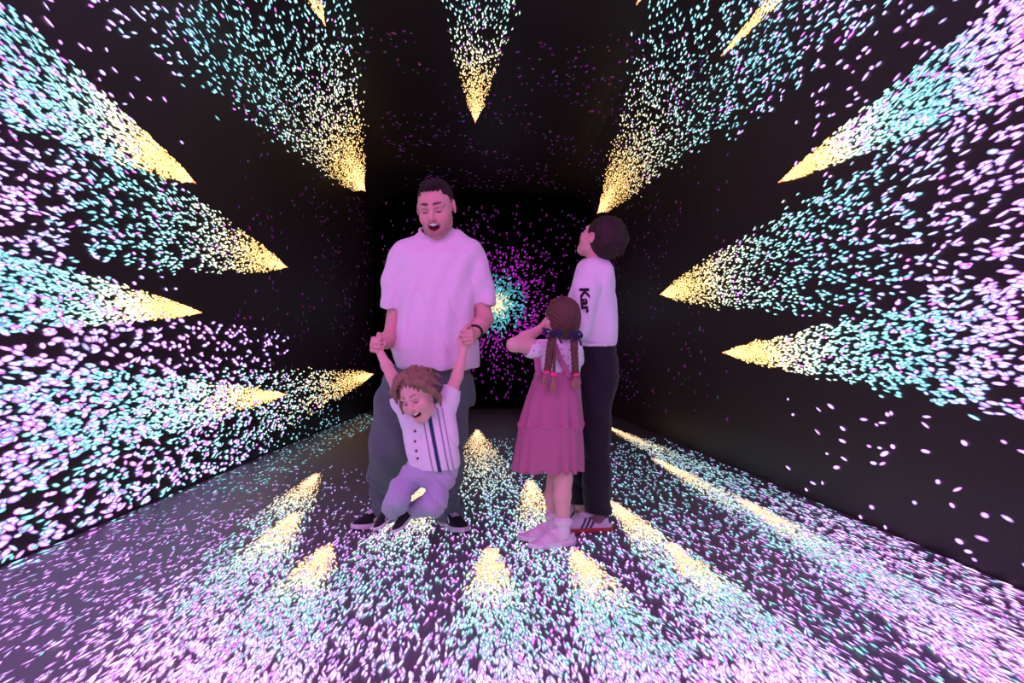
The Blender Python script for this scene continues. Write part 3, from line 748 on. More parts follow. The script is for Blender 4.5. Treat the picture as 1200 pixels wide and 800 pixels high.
# wrist band
a = WR + (ER * .6 + WR * .4 - WR) * .36; d_ = (ER - WR) / np.linalg.norm(ER - WR); u_ = np.cross(d_, v3(0, 0, 1)); u_ /= np.linalg.norm(u_); w__ = np.cross(d_, u_)
ring = [a + .0325 * (math.cos(t_) * u_ + math.sin(t_) * w__) for t_ in np.linspace(0, 2 * PI, 25)]
f = fieldof(chain(ring, [.0062] * 25), .003, .02, .004); man.part('wristband', f, mat('black_rubber_band', (.01, .01, .012), .4), label='black wristband')
SB, SW = (.012, .011, .013), (.74, .72, .74)
make_shoe(man, v3(*(P(464, 606, 3.71)[:2]), 0), -129, .295, SB, SW, stripe=(.70, .68, .70), tongue_col=(.55, .5, .56), lace_col=(.78, .76, .8), name='shoe', label='black low skate shoe with white side stripe')
make_shoe(man, v3(*(P(518, 606, 3.66)[:2]), 0), -66, .295, SB, SW, stripe=(.70, .68, .70), tongue_col=(.40, .36, .42), lace_col=(.5, .47, .52), name='shoe', label='black low skate shoe with white side stripe')

# ================================================================== THE TODDLER
DT = 3.16
tb = P(470, 617, DT); tod = Person(v3(tb[0], DT, tb[2]), 'laughing fair-haired toddler in a striped white shirt and pale blue jeans swinging by the arms')
KS = np.array((.74, .44, .39))
kc = P(490, 463, 3.08); KR = rot(-22, 26, 14); KH = .93
HL, KT = head_prims(kc, KR, KH, open_mouth=.55, child=True)
f = Field(v3(P(424, 625, 3.1)[0], 2.88, P(470, 622, 3.1)[2]), v3(P(562, 370, 3.1)[0], 3.42, P(500, 372, 3.1)[2]), .0036)
for p, k, op in HL: f.add(p, k * KH, op)
tn = P(500, 486, 3.17)
f.add(cap(KT(0, .03, -.05), tn, .036, .038), .02)
ks1, ke1, kw1 = P(478, 482, 3.17), P(459, 440, 3.18), P(445, 412, 3.20)
ks2, ke2, kw2 = P(522, 476, 3.17), P(536, 440, 3.18), P(543, 410, 3.20)
for pr in chain([ks1, (ks1 + ke1) / 2, ke1, ke1 * .6 + kw1 * .4, kw1], [.034, .031, .026, .025, .018]) + chain([ks2, (ks2 + ke2) / 2, ke2, ke2 * .6 + kw2 * .4, kw2], [.034, .031, .026, .025, .018]): f.add(pr, .015)
f.add(loft(rows_px([(482, 478, 522, 3.17, .05), (500, 478, 526, 3.17, .065), (530, 482, 528, 3.17, .065), (552, 480, 530, 3.17, .065)])), .02)
kh1, kk1, ka1 = P(486, 556, 3.17), P(471, 582, 3.07), P(455, 598, 3.20)
kh2, kk2, ka2 = P(515, 560, 3.17), P(508, 592, 3.07), P(478, 600, 3.22)
for pr in chain([kh1, kk1, ka1], [.036, .027, .020]) + chain([kh2, kk2, ka2], [.036, .027, .020]): f.add(pr, .02)
for p, k, op in hand_prims(kw1, v3(-.35, -.25, 1), v3(-.2, -1, -.1), .62, curl=(55, 70, 40), thumb=(1, 40), spread=3): f.add(p, k * .7, op)
for p, k, op in hand_prims(kw2, v3(-.05, -.15, 1), v3(-.1, -1, -.1), .62, curl=(55, 70, 40), thumb=(1, 40), spread=3): f.add(p, k * .7, op)
tod.body(f, lambda V: head_paint(V, np.tile(KS, (len(V), 1)), kc, KR, KH, face_spots(.55, brow=(.35, .22, .16), skin=tuple(KS), lip=(.62, .22, .22))))
tod.shoemat = man.shoemat
f = fieldof([cap(KT(-.013, -.081, -.0545), KT(0, -.088, -.056), .0045, .005), cap(KT(0, -.088, -.056), KT(.013, -.081, -.0545), .005, .0045)], .002, .01, .003)
tod.part('teeth', f, mat('milk_tooth_enamel', (.88, .86, .82), .3))
KHM = mat('fair_wavy_hair', (.34, .21, .13), .55, bump=.7, bscale=160, var=.45)
f = Field(KT(0, 0, .0) - .19, KT(0, 0, .02) + .19, .0038)
f.add(ell(KT(0, .020, .044), v3(.083, .098, .085) * KH, KR), .01)
f.add(ell(KT(0, -.098, -.020), v3(.074, .070, .104) * KH, KR), .008, 's')
R_ = random.Random(5)
for k in range(46):                         # loose wisps around the crown, fringe and neck
    th = R_.uniform(0, 2 * PI); ph = R_.uniform(-.15, 1.35)
    if abs((th % (2 * PI)) - 1.5 * PI) < .95 and ph < .85: continue
    n_ = v3(math.cos(th) * math.cos(ph), math.sin(th) * math.cos(ph), math.sin(ph))
    a = v3(0, .02, .048) + n_ * v3(.084, .098, .086)
    tg = v3(-n_[1] * R_.choice((-1, 1)), n_[0], -.9 + R_.uniform(-.4, .4)); tg /= np.linalg.norm(tg)
    b = a + tg * .03 + n_ * .010; c_ = b + tg * .03 + v3(0, 0, -.016) + n_ * R_.uniform(-.004, .016)
    for pr in chain([KT(*a), KT(*b), KT(*c_)], [.0085, .0065, .003]): f.add(pr, .006)
for (a, b, c_) in (((-.055, -.02, .115), (-.085, -.06, .070), (-.088, -.058, .010)), ((-.070, -.01, .04), (-.098, -.025, -.03), (-.115, -.02, -.085)), ((-.068, .01, .03), (-.09, .01, -.06), (-.10, .02, -.12)),
                  ((.0, -.03, .130), (.035, -.070, .105), (.078, -.052, .060)), ((-.01, -.04, .128), (-.045, -.078, .100), (-.076, -.060, .050)), ((.075, -.02, .04), (.105, -.02, .01), (.120, -.03, .03)), ((.07, 0, .03), (.1, .01, -.04), (.095, .0, -.085)), ((.05, -.04, .10), (.085, -.05, .07), (.10, -.04, .085))):
    for pr in chain([KT(*a), KT(*b), KT(*c_)], [.016, .011, .004]): f.add(pr, .010)
f.disp(lambda g: .0022 * np.sin(((g - kc) @ KR)[..., 0] * 330 + 3 * np.sin(((g - kc) @ KR)[..., 2] * 60)))
tod.part('hair', f, KHM, it=0)
# shirt with stripes
f = Field(v3(P(455, 560, DT)[0], 2.95, P(455, 560, DT)[2]), v3(P(552, 430, DT)[0], 3.38, P(552, 430, DT)[2]), .0034)
f.add(loft(rows_px([(549, 484, 538, 3.16, .088), (543, 479, 540, 3.16, .092), (530, 476, 539.5, 3.16, .092), (515, 474, 538, 3.165, .090), (500, 472, 536, 3.17, .085), (488, 470, 533, 3.17, .075), (480, 474, 531, 3.17, .060), (473, 484, 524, 3.17, .045)]), 2.4), .02)
for pr in chain([P(481, 492, 3.17), P(470, 472, 3.168), P(468, 468, 3.168)], [.046, .040, .040]) + chain([P(520, 490, 3.17), P(527, 468, 3.168), P(531, 452, 3.166)], [.048, .043, .042]): f.add(pr, .02)
ax1 = (ke1 - ks1) / np.linalg.norm(ke1 - ks1); ax2 = (ke2 - ks2) / np.linalg.norm(ke2 - ks2)
f.add(halfspace(P(465, 464, 3.168), ax1, .09), .002, 's'); f.add(halfspace(P(530, 454, 3.166), ax2, .09), .002, 's')
f.add(cap(P(470, 474, 3.168), P(459, 447, 3.165), .034, .034), .002, 's'); f.add(cap(P(527, 466, 3.168), P(535, 440, 3.165), .036, .036), .002, 's')
f.add(ell(P(498, 478, 3.13), v3(.050, .055, .045)), .003, 's')
f.disp(folds(.0030, 34, 24, 2.2, (.6, 0, 1))); f.disp(creases(.006, 34, .5, (.9, 0, .6), 4))
def sweep(V):
    c_ = np.tile(np.array((.82, .80, .86)), (len(V), 1)); front = V[:, 1] < 3.2
    a, b = P(503, 486, 3.10), P(514, 544, 3.08)
    x = V[:, 0] - (a[0] + (b[0] - a[0]) * (V[:, 2] - a[2]) / (b[2] - a[2]))
    w2 = (np.clip((.0105 - np.abs(x)) / .003, 0, 1) * front * (V[:, 2] < a[2] + .02))[:, None]; c_ = c_ * (1 - w2) + np.array((.015, .06, .11)) * w2
    for o, w_ in ((.040, .0026), (-.030, .0022), (.062, .0016)):
        w2 = (np.clip((w_ + .0022 - np.abs(x - o)) / .003, 0, 1) * front * (V[:, 2] < a[2] + .03))[:, None] * .85; c_ = c_ * (1 - w2) + np.array((.12, .09, .16)) * w2
    return c_
ksh = tod.part('shirt', f, cloth('striped_cotton', (1, 1, 1), .06, attr=True), paint=sweep, label='white button shirt with a dark blue stripe')
bv = BVHTree.FromPolygons([tuple(v) for v in tod.bvh['shirt'][0]], [tuple(q) for q in tod.bvh['shirt'][1]])
def on_surface(bvh, px, py, d0=2.0):
    o = Vector(P(px, py, d0)); dr = Vector(ray(px, py)).normalized(); h = bvh.ray_cast(o, dr); return (np.array(h[0]), np.array(h[1])) if h[0] is not None else (None, None)
BTM = mat('brown_button', (.16, .05, .04), .35)
for (bx, by) in ((489, 492), (486.5, 505), (486.5, 517), (488, 528), (489.5, 537)):
    p_, n_ = on_surface(bv, bx, by)
    if p_ is None: continue
    if n_[1] > 0: n_ = -n_
    tod.part('button', fieldof([cap(p_ - n_ * .001, p_ + n_ * .003, .0062, .0058)], .0016, .006), BTM, parent=ksh)
pl = [on_surface(bv, x, y)[0] for x, y in ((492, 487), (491, 495), (490, 505), (490, 517), (491.5, 528), (493, 540))]
pl = [p + v3(.012, 0, 0) for p in pl if p is not None]
if len(pl) > 2: tod.part('placket', fieldof(chain(pl, [.003] * len(pl)), .0025, .01, .002), cloth('placket_cotton', (.8, .78, .84)), parent=ksh)
colr = [P(485, 480, 3.11), P(487, 487, 3.08), P(492, 491, 3.065), P(499, 489, 3.07), P(506, 484, 3.09), P(510, 478, 3.13)]
tod.part('collar', fieldof(chain(colr, [.007, .009, .009, .009, .009, .007]), .003, .02, .005), cloth('collar_cotton', (.8, .78, .84)), parent=ksh)
# jeans
KJ = cloth('pale_blue_denim', (.50, .48, .66), .3, .4, 260)
f = Field(v3(P(440, 625, DT)[0], 2.86, P(440, 622, DT)[2]), v3(P(548, 535, DT)[0], 3.4, P(548, 535, DT)[2]), .0048)
f.add(loft(rows_px([(541, 476, 536, 3.165, .082), (548, 473, 537, 3.165, .088), (556, 470, 536, 3.16, .090), (566, 470, 534, 3.16, .085), (571, 474, 532, 3.16, .07)])), .02)
for pr in chain([P(486, 558, 3.16), P(471, 572, 3.11), P(467, 583, 3.07)], [.060, .054, .052]) + chain([P(467, 583, 3.07), P(463, 592, 3.13), P(458, 597, 3.19)], [.058, .048, .044]): f.add(pr, .02)
for pr in chain([P(518, 560, 3.16), P(512, 578, 3.11), P(508, 591, 3.07)], [.060, .054, .052]) + chain([P(509, 592, 3.07), P(497, 594, 3.14), P(484, 598, 3.21)], [.055, .046, .040]): f.add(pr, .02)
f.disp(folds(.0065, 34, 40, .9, (.8, .3, 1))); f.disp(creases(.010, 48, 1.1, (.7, .2, 1), 4))
tod.part('jeans', f, KJ, label='pale blue jeans with faded knees', paint=None)
make_shoe(tod, P(470, 590, 3.24) - v3(0, 0, .02), 222, .165, SB, SW, stripe=(.7, .68, .7), pitch=30, name='shoe', lace_col=(.02, .02, .02), label='small black shoe with white side stripe')
make_shoe(tod, P(490, 592, 3.22) - v3(0, 0, .02), 226, .165, SB, SW, stripe=(.03, .03, .03), pitch=30, name='shoe', lace_col=(.02, .02, .02), label='small black shoe with white side stripe')

# ================================================================== THE GIRL
DG = 3.27
gb = P(650, 632, 3.25); girl = Person(v3(gb[0], DG, 0), 'girl in a mauve pinafore with long braids and navy bows, seen from behind')
GS = np.array((.70, .42, .38))
gc = P(657, 374, 3.25); GR = rot(-152, -8, -4); GH = .90
HL, GT = head_prims(gc, GR, GH)
f = Field(v3(P(590, 640, DG)[0], 2.95, -.01), v3(P(695, 340, DG)[0], 3.6, P(695, 340, DG)[2]), .0042)
for p, k, op in HL: f.add(p, k * GH, op)
f.add(cap(GT(0, .02, -.05), P(659, 405, 3.27), .040, .044), .02)
f.add(loft(rows_px([(404, 640, 678, 3.27, .05), (420, 636, 678, 3.27, .065), (445, 640, 676, 3.27, .065), (480, 636, 682, 3.28, .075), (510, 640, 680, 3.28, .075)])), .02)
gs1, ge1, gw1 = P(640, 408, 3.25), P(602, 404, 3.17), P(632, 386, 3.29)
for pr in chain([gs1, (gs1 + ge1) / 2, ge1], [.040, .036, .032]) + chain([ge1, ge1 * .55 + gw1 * .45, gw1], [.032, .031, .021]): f.add(pr, .012)
for p, k, op in hand_prims(gw1, v3(.6, .25, .85), v3(-1, .1, .5), .72, curl=(22, 25, 15), thumb=(1, 20), spread=4): f.add(p, k * .8, op)
gs2, ge2, gw2 = P(668, 410, 3.29), P(672, 432, 3.36), P(656, 420, 3.42)
for pr in chain([gs2, ge2], [.038, .031]) + chain([ge2, gw2], [.031, .021]): f.add(pr, .012)
for p, k, op in hand_prims(gw2, v3(-.6, .2, .8), v3(.2, 1, 0), .72, curl=(35, 40, 25), thumb=(1, 20)): f.add(p, k * .8, op)
gl = chain([P(652, 500, 3.29), P(651, 562, 3.285), P(648, 580, 3.28), P(649, 606, 3.28)], [.062, .040, .040, .027])
gr = chain([P(664, 500, 3.22), P(660, 562, 3.18), P(659, 580, 3.17), P(660, 612, 3.165)], [.062, .042, .041, .028])
for pr in gl + gr: f.add(pr, .012)
girl.body(f, lambda V: head_paint(V, np.tile(GS, (len(V), 1)), gc, GR, GH, face_spots(0, brow=(.2, .12, .09), closed=False, skin=tuple(GS))))
girl.shoemat = mat('pale_leather', (1, 1, 1), .5, attr=True, bump=.1, bscale=300)
GHM = mat('brown_hair', (.12, .055, .038), .5, bump=.5, bscale=90, var=.4)
f = Field(gc + v3(-.16, -.17, -.16), gc + v3(.16, .17, .16), .0038)
f.add(ell(GT(0, .026, .030), v3(.088, .100, .093) * GH, GR), .01)
f.add(ell(GT(0, .05, -.03), v3(.072, .068, .072) * GH, GR), .03)
f.add(ell(GT(0, -.085, -.035), v3(.090, .082, .100) * GH, GR), .008, 's')
f.disp(lambda g: .0016 * np.sin(np.arctan2(((g - gc) @ GR)[..., 0], ((g - gc) @ GR)[..., 2] + .10) * 70 + 2 * np.sin(g[..., 2] * 40)))
hair = girl.part('hair', f, GHM, it=0, label='brown hair parted into braids')
def braid(pts, r, n, name='braid'):
    pts = np.array(pts); t = np.linspace(0, 1, len(pts)); pr = []
    for k in range(3):
        q = []
        for u in np.linspace(0, 1, n * 6):
            c_ = np.array([np.interp(u, t, pts[:, j]) for j in range(3)]); a = u * n * PI + k * 2 * PI / 3
            q.append(c_ + v3(math.sin(a) * r * .55, math.sin(2 * a) * r * .35, 0))
        pr += chain(q, [r * .58] * len(q))
    return fieldof(pr, .0030, .01, .0015)
girl.part('braid', braid([P(648, 391, 3.135), P(645, 405, 3.12), P(641.5, 436, 3.13)], .0165, 8), GHM, parent=hair, it=0)
girl.part('braid', braid([P(673, 392, 3.15), P(673, 410, 3.135), P(674.5, 440, 3.15)], .0160, 8), GHM, parent=hair, it=0)
girl.part('braid', braid([P(651, 392, 3.12), P(649.5, 410, 3.11), P(649, 438, 3.12)], .0065, 9), GHM, parent=hair, it=0)
BLM = mat('light_hair_end', (.34, .19, .13), .5, bump=.5, bscale=120, var=.3)
for tl in ([P(641.5, 436, 3.13), P(637, 446, 3.125), P(637, 455, 3.12)], [P(649, 440, 3.12), P(648, 452, 3.115), P(645, 462, 3.11)], [P(674.5, 440, 3.15), P(677, 450, 3.145), P(674, 457, 3.14)], [P(649, 440, 3.12), P(649, 450, 3.115), P(650, 459, 3.11)], [P(674.5, 442, 3.15), P(672, 450, 3.145), P(673, 456, 3.14)]):
    girl.part('hair_tuft', fieldof(chain(tl, [.007, .011, .003]), .0028, .01), BLM, parent=hair)
for (x, y, d) in ((649, 438.5, 3.12), (674.8, 439, 3.15), (641, 436, 3.13)):
    c_ = P(x, y, d); ring = [c_ + v3(.010 * math.cos(t_), .010 * math.sin(t_), 0) for t_ in np.linspace(0, 2 * PI, 13)]
    girl.part('hair_band', fieldof(chain(ring, [.0045] * 13), .0025, .01), mat('pink_elastic', (.8, .05, .25), .5), parent=hair, label='pink hair elastic')
BOW = cloth('navy_ribbon', (.012, .016, .07), .05, .1)
for (x, y, d, sgn) in ((648.5, 389, 3.105, 1), (675, 391.5, 3.125, .62)):
    c_ = P(x, y, d); pr = []
    g_ = lambda dx, dy, dz: c_ + v3(dx * sgn, dz, dy) / 246 * 1.0
    for sx in (-1, 1):
        lp = [g_(0, 0, 0), g_(sx * 6, 3, -1), g_(sx * 11, 3.4 - (sx > 0) * 4, 0), g_(sx * 10, -.5 - (sx > 0) * 3, .5), g_(sx * 5, -1.5, 0), g_(0, 0, 0)]
        pr += chain(lp, [.004, .0052, .0055, .0055, .005, .004]); pr += chain([g_(0, 0, 0), g_(sx * 5 + 1, -6, -.5), g_(sx * 7 + 2, -12 + (sx < 0) * 5, 0)], [.004, .005, .0055])
    pr.append(ell(c_ + v3(0, -.004, 0), v3(.009, .008, .009)))
    girl.part('bow', fieldof(pr, .0028, .01, .003), BOW, parent=hair, label='navy blue ribbon bow')
# t-shirt
GTM = cloth('white_dotted_cotton', (1, 1, 1), .05, attr=True)
f = Field(v3(P(600, 460, DG)[0], 3.05, P(600, 460, DG)[2]), v3(P(694, 385, DG)[0], 3.5, P(694, 385, DG)[2]), .005)
f.add(loft(rows_px([(452, 630, 679, 3.27, .088), (440, 629, 679, 3.27, .090), (425, 628, 681, 3.27, .090), (412, 631, 683, 3.27, .082), (402, 638, 681, 3.27, .066), (396, 647, 674, 3.27, .046)])), .02)
for pr in chain([P(640, 410, 3.25), P(621, 408, 3.21)], [.052, .046]) + chain([P(672, 410, 3.27), P(675, 422, 3.31)], [.040, .038]): f.add(pr, .02)
f.add(halfspace(P(615, 407, 3.195), (ge1 - gs1), .09), .002, 's')
f.add(cap(P(628, 408, 3.225), P(604, 405, 3.18), .037, .037), .002, 's')
f.disp(folds(.0026, 40, 30, .3, (.7, 0, 1)))
def dots(V):
    c_ = np.tile(np.array((.82, .80, .84)), (len(V), 1)); q = V / .034; i = np.floor(q); h = np.sin(i[:, 0] * 12.9 + i[:, 2] * 78.2 + i[:, 1] * 37.7) * 43758; h -= np.floor(h); h2 = h * 7 - np.floor(h * 7)
    fx = q[:, 0] - i[:, 0] - .25 - .5 * h; fz = q[:, 2] - i[:, 2] - .25 - .5 * h2; c_[(fx ** 2 + fz ** 2 < .011)] = (.12, .09, .24); return c_
girl.part('t_shirt', f, GTM, paint=dots, label='white t-shirt with small dark dots')
# pinafore
PIN = cloth('mauve_corduroy', (.47, .155, .27), .15, .5, 500)
f = Field(v3(P(596, 565, DG)[0], 2.98, P(596, 562, DG)[2]), v3(P(692, 402, DG)[0], 3.56, P(692, 402, DG)[2]), .0048)
f.add(loft(rows_px([(449, 624, 680, 3.27, .098), (444, 625, 680, 3.27, .098), (436, 626.5, 679.5, 3.27, .098), (424, 627, 640, 3.27, .098)][:3])), .01)
f.add(loft(rows_px([(499, 608.5, 682, 3.27, .145), (488, 611, 681.5, 3.27, .140), (470, 616, 680.5, 3.27, .135), (455, 621, 680, 3.27, .118), (446, 625, 679, 3.27, .100)])), .01)
f.add(loft(rows_px([(549, 600.5, 682.5, 3.27, .160), (540, 601.5, 683, 3.27, .162), (522, 604, 683, 3.27, .160), (508, 606.5, 682.5, 3.27, .154), (498, 609, 681.5, 3.27, .147)])), .022)
zt, zw = P(650, 498, DG)[2], P(650, 446, DG)[2]; gx, gy = P(652, 500, DG)[0], DG
def pleats(g):
    a = np.arctan2(g[..., 1] - gy, (g[..., 0] - gx)); z = g[..., 2]
    t1 = np.clip((zt - z) / .22, 0, 1) * (z < zt); t2 = np.clip((zw - z) / .2, 0, 1) * (z >= zt) * (z < zw)
    top1 = np.exp(-np.maximum(0, zt - z) / .05) * (z < zt); top2 = np.exp(-np.maximum(0, zw - z) / .05) * (z >= zt) * (z < zw)
    return .0085 * np.sin(a * 15 + 1.5 * np.sin(a * 5)) * t1 + .0022 * np.sin(a * 46 + 2 * np.sin(a * 7)) * (top1 + top2) + .0080 * np.sin(a * 11 + .8 + 1.2 * np.sin(a * 5)) * t2
f.disp(pleats)
for sg, pts in ((1, [P(650, 402, 3.205), P(654, 415, 3.172), P(660, 428, 3.166), P(667, 441, 3.168)]), (2, [P(629, 410, 3.22), P(629.5, 424, 3.19), P(631, 440, 3.18)])):
    for a_, b_ in zip(pts[:-1], pts[1:]):
        for o in (-.008, 0, .008): f.add(cap(a_ + v3(o, 0, 0), b_ + v3(o, 0, 0), .006, .006), .004)
girl.part('pinafore_dress', f, PIN, label='mauve corduroy pinafore with a tiered skirt')
def hem_trim(rows, zpx): pass
# socks
SOM = cloth('lilac_white_sock', (.80, .74, .80), .1, .5, 300)
for (x, y, d) in ((649, 606, 3.28), (660, 612, 3.165)):
    c_ = P(x, y, d); c_[2] = .07
    pr = [cap(c_ + v3(0, 0, -.02), c_ + v3(0, 0, .045), .032, .033)]
    for t_ in np.linspace(0, 2 * PI, 14)[:-1]: pr.append(ell(c_ + v3(.034 * math.cos(t_), .034 * math.sin(t_), .040 + .004 * math.sin(3 * t_)), v3(.011, .011, .012)))
    girl.part('sock', fieldof(pr, .0032, .01, .006), SOM)
SH1, SH2 = (.78, .66, .74), (.80, .74, .80)
make_shoe(girl, v3(*(P(664, 618, 3.285)[:2]), 0), 186, .235, SH1, SH2, stripe=(.68, .55, .63), style='plain', lace_col=(.80, .70, .78), collar_h=.07, name='shoe', foxing=.032)
make_shoe(girl, v3(*(P(674, 622, 3.19)[:2]), 0), 201, .235, SH1, SH2, stripe=(.68, .55, .63), style='plain', lace_col=(.80, .70, .78), collar_h=.07, name='shoe', foxing=.032)

# ================================================================== THE BOY
DB = 3.42
bb = P(698, 622, DB); boy = Person(v3(bb[0], DB, 0), 'dark-haired boy in a white lettered sweatshirt and black trousers looking up at the lights')
BS = np.array((.66, .38, .34))
bc = P(702, 280, 3.46); BR = rot(-130, -33, 0); BH = .97
HL, BT = head_prims(bc, BR, BH)
f = Field(v3(P(655, 640, DB)[0], 3.12, -.01), v3(P(745, 240, DB)[0], 3.90, P(745, 240, DB)[2]), .0045)
for p, k, op in HL: f.add(p, k * BH, op)
f.add(cap(BT(0, .03, -.045), P(699, 312, 3.49), .050, .056), .02)
f.add(loft(rows_px([(306, 688, 712, 3.49, .05), (330, 682, 716, 3.49, .09), (380, 680, 716, 3.49, .09), (420, 680, 718, 3.49, .09), (445, 680, 718, 3.49, .09)])), .02)
bs1, be1, bw1 = P(692, 325, 3.43), P(682, 382, 3.34), P(672, 398, 3.44)
for pr in chain([bs1, be1], [.045, .036]) + chain([be1, bw1], [.036, .024]): f.add(pr, .012)
for p, k, op in hand_prims(bw1, v3(-.2, 1, -.2), v3(-1, 0, .2), .9, curl=(25, 30, 20), thumb=(1, 20)): f.add(p, k, op)
bs2, be2, bw2 = P(698, 328, 3.58), P(690, 384, 3.64), P(684, 400, 3.74)
for pr in chain([bs2, be2], [.045, .036]) + chain([be2, bw2], [.036, .024]): f.add(pr, .012)
for p, k, op in hand_prims(bw2, v3(-.3, .8, -.4), v3(0, 0, 1), .9, curl=(25, 30, 20), thumb=(-1, 20)): f.add(p, k, op)
bl = chain([P(698, 440, 3.44), P(699, 520, 3.42), P(699, 606, 3.425)], [.075, .05, .032]); br_ = chain([P(694, 440, 3.48), P(686, 520, 3.55), P(680, 600, 3.63)], [.075, .05, .032])
for pr in bl + br_: f.add(pr, .012)
boy.body(f, lambda V: head_paint(V, np.tile(BS, (len(V), 1)), bc, BR, BH, face_spots(0, closed=False, skin=tuple(BS))))
boy.shoemat = girl.shoemat
BHM = mat('dark_brown_hair', (.030, .014, .013), .6, bump=.7, bscale=120, var=.4)
f = Field(bc + v3(-.17, -.17, -.16), bc + v3(.19, .17, .18), .004)
f.add(ell(BT(0, .030, .040), v3(.096, .106, .098) * BH, BR), .01)
f.add(ell(BT(0, .060, -.005), v3(.082, .078, .078) * BH, BR), .03)
f.add(ell(BT(0, -.092, -.040), v3(.092, .082, .104) * BH, BR), .008, 's')
for sx in (-1, 1): f.add(ell(BT(sx * .10, -.015, -.015), v3(.035, .040, .055) * BH, BR), .008, 's')
R_ = random.Random(9)
for k in range(60):
    th = R_.uniform(-.3, PI + .3); ph = R_.uniform(-.4, 1.4)
    n_ = v3(math.cos(th) * math.cos(ph), math.sin(th) * math.cos(ph), math.sin(ph)); a = v3(0, .030, .036) + n_ * v3(.094, .106, .098)
    tg = v3(n_[0] * .3, .5, -.9); tg /= np.linalg.norm(tg); b = a + tg * .035 + n_ * .002
    f.add(cap(BT(*a), BT(*b), .012, .004), .008)
f.add(ell(P(733, 279, 3.46), v3(.018, .022, .028)), .03)
for sx in (-1, 1): f.add(ell(BT(sx * .10, -.006, -.006), v3(.036, .034, .042) * BH, BR), .006, 's')
boy.part('hair', f, BHM, it=0)
# sweatshirt
SWM = cloth('white_fleece', (.80, .76, .83), .06)
f = Field(v3(P(648, 412, DB)[0], 3.12, P(648, 412, DB)[2]), v3(P(734, 292, DB)[0], 3.86, P(734, 292, DB)[2]), .0058)
f.add(loft(rows_px([(405, 673, 720, 3.49, .120), (401, 670, 722, 3.49, .130), (392, 671, 722, 3.49, .140), (375, 671, 721.5, 3.49, .145), (350, 674, 722, 3.49, .145), (330, 679, 721, 3.49, .140), (315, 684, 718, 3.49, .115), (306, 688, 713, 3.49, .075), (300, 691, 710, 3.49, .056)])), .02)
for pr in chain([P(694, 318, 3.43), P(687, 340, 3.37), P(680, 384, 3.335)], [.072, .066, .058]) + chain([P(680, 384, 3.335), P(668, 396, 3.43)], [.054, .040]): f.add(pr, .015)
for pr in chain([P(690, 318, 3.55), P(680, 350, 3.62), P(676, 384, 3.66)], [.070, .062, .055]): f.add(pr, .02)
f.add(ell(P(699, 298, 3.48), v3(.058, .062, .030), rot(0, 0, 6)), .004, 's')
f.disp(folds(.0065, 20, 20, 3.1, (-.5, .2, 1))); f.disp(creases(.011, 20, 1.3, (.9, 0, .5), 4))
swt = boy.part('sweatshirt', f, SWM, label='white sweatshirt with black letters down the sleeve')
f = fieldof(chain([P(671, 402, 3.38), P(690, 404, 3.355), P(710, 404, 3.37), P(721, 402.5, 3.43)], [.008] * 4), .004, .02, .004)
boy.part('hem_band', f, SWM, parent=swt)
# letters
bv = BVHTree.FromPolygons([tuple(v) for v in boy.bvh['sweatshirt'][0]], [tuple(q) for q in boy.bvh['sweatshirt'][1]])
tx = bpy.data.curves.new('lettering', 'FONT'); tx.body = 'Kar'; tx.size = 1.0; tx.resolution_u = 3; tx.offset = .04
to = bpy.data.objects.new('lettering', tx); C.objects.link(to)
dg = bpy.context.evaluated_depsgraph_get(); dg.update(); tm = bpy.data.meshes.new_from_object(to.evaluated_get(dg))
import bmesh
bm = bmesh.new(); bm.from_mesh(tm); bpy.data.objects.remove(to)
bmesh.ops.triangulate(bm, faces=bm.faces)
bmesh.ops.subdivide_edges(bm, edges=[e for e in bm.edges if e.calc_length() > .2], cuts=2, use_grid_fill=True); bmesh.ops.triangulate(bm, faces=bm.faces)
LV = []
for v in bm.verts:                        # text runs down the sleeve: text x -> down, text y -> right
    px = 679.6 + v.co.y * 14.5 + v.co.x * 2.0; py = 337 + v.co.x * 19.5
    p_, n_ = on_surface(bv, px, py)
    if p_ is None: p_ = P(px, py, 3.22); n_ = v3(0, -1, 0)
    if n_ @ ray(px, py) > 0: n_ = -n_
    LV.append(p_ + n_ * .0035)
LF = [[v.index for v in fc.verts] for fc in bm.faces]; bm.free()
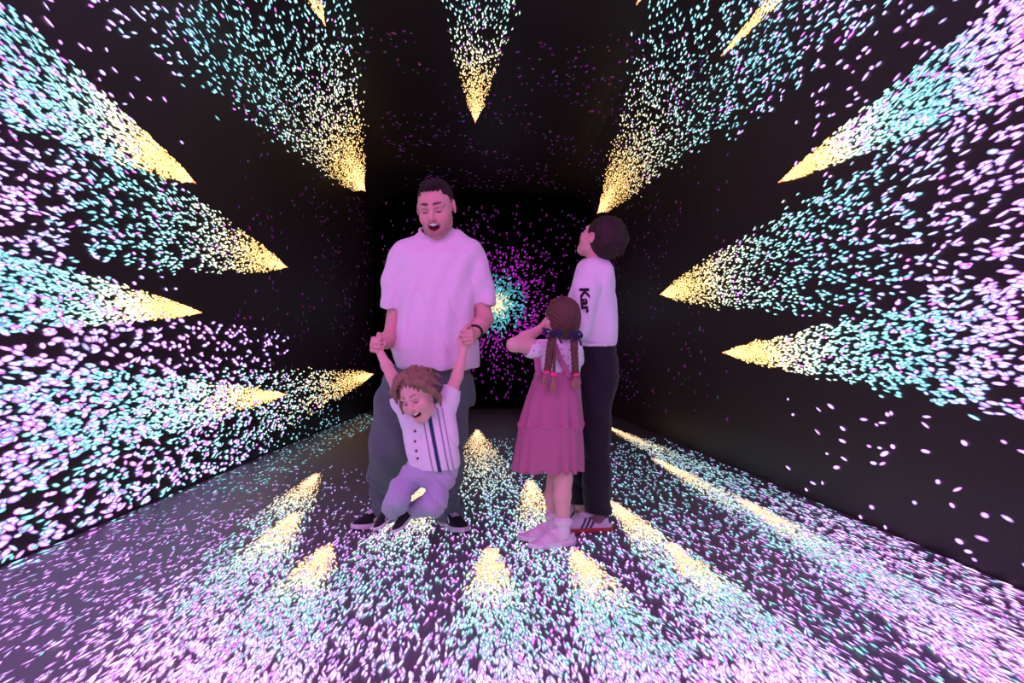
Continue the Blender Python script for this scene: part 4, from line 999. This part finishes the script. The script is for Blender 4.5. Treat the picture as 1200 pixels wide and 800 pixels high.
boy.raw('lettering', LV, LF, mat('black_print', (.008, .008, .010), .6), parent=swt, label='black letters reading Kar', smooth=False)
# trousers
BTR = cloth('black_denim', (.014, .012, .020), .2, .3, 300)
f = Field(v3(P(655, 612, DB)[0], 3.18, .04), v3(P(736, 396, DB)[0], 3.76, P(736, 396, DB)[2]), .0058)
f.add(loft(rows_px([(400, 677, 720, 3.49, .118), (408, 676, 721.5, 3.49, .125), (425, 675, 724, 3.49, .130), (440, 674, 724.5, 3.49, .132), (452, 673, 722, 3.49, .130), (465, 674, 718, 3.49, .11)])), .02)
f.add(loft(rows_px([(440, 676, 724, 3.45, .090), (460, 677, 721, 3.44, .092), (480, 679, 716.5, 3.43, .088), (510, 681, 715, 3.41, .082), (550, 682.5, 714.5, 3.41, .078), (585, 683.5, 716, 3.42, .074), (601, 684, 717, 3.425, .074)])), .02)
f.add(loft(rows_px([(440, 674, 714, 3.48, .090), (480, 670, 706, 3.52, .086), (530, 667, 699, 3.56, .080), (570, 666, 694, 3.59, .074), (590, 667, 692, 3.60, .072)])), .02)
f.disp(folds(.0062, 20, 26, 2.0, (.8, 0, 1))); f.disp(creases(.012, 26, 2.2, (.6, .2, 1), 4))
boy.part('trousers', f, BTR, label='black jeans')
for (x, d, z) in ((700, 3.425, .075), (680, 3.63, .075)):
    c_ = P(x, 600, d); c_[2] = z
    boy.part('sock', fieldof([cap(c_ + v3(0, 0, -.01), c_ + v3(0, 0, .03), .036, .035)], .0035, .01), mat('mauve_sock', (.30, .14, .18), .8))
make_shoe(boy, v3(*(P(717, 626, 3.43)[:2]), 0), 182, .290, (.70, .64, .72), (.42, .055, .05), stripe=(.035, .05, .10), style='stripes', foxing=.024, lace_col=(.8, .76, .82), label='white trainer with three dark stripes and red gum sole')
make_shoe(boy, v3(*(P(706, 607, 3.62)[:2]), 0), 163, .290, (.70, .64, .72), (.42, .055, .05), stripe=(.035, .05, .10), style='stripes', foxing=.024, lace_col=(.8, .76, .82), label='white trainer with three dark stripes and red gum sole')
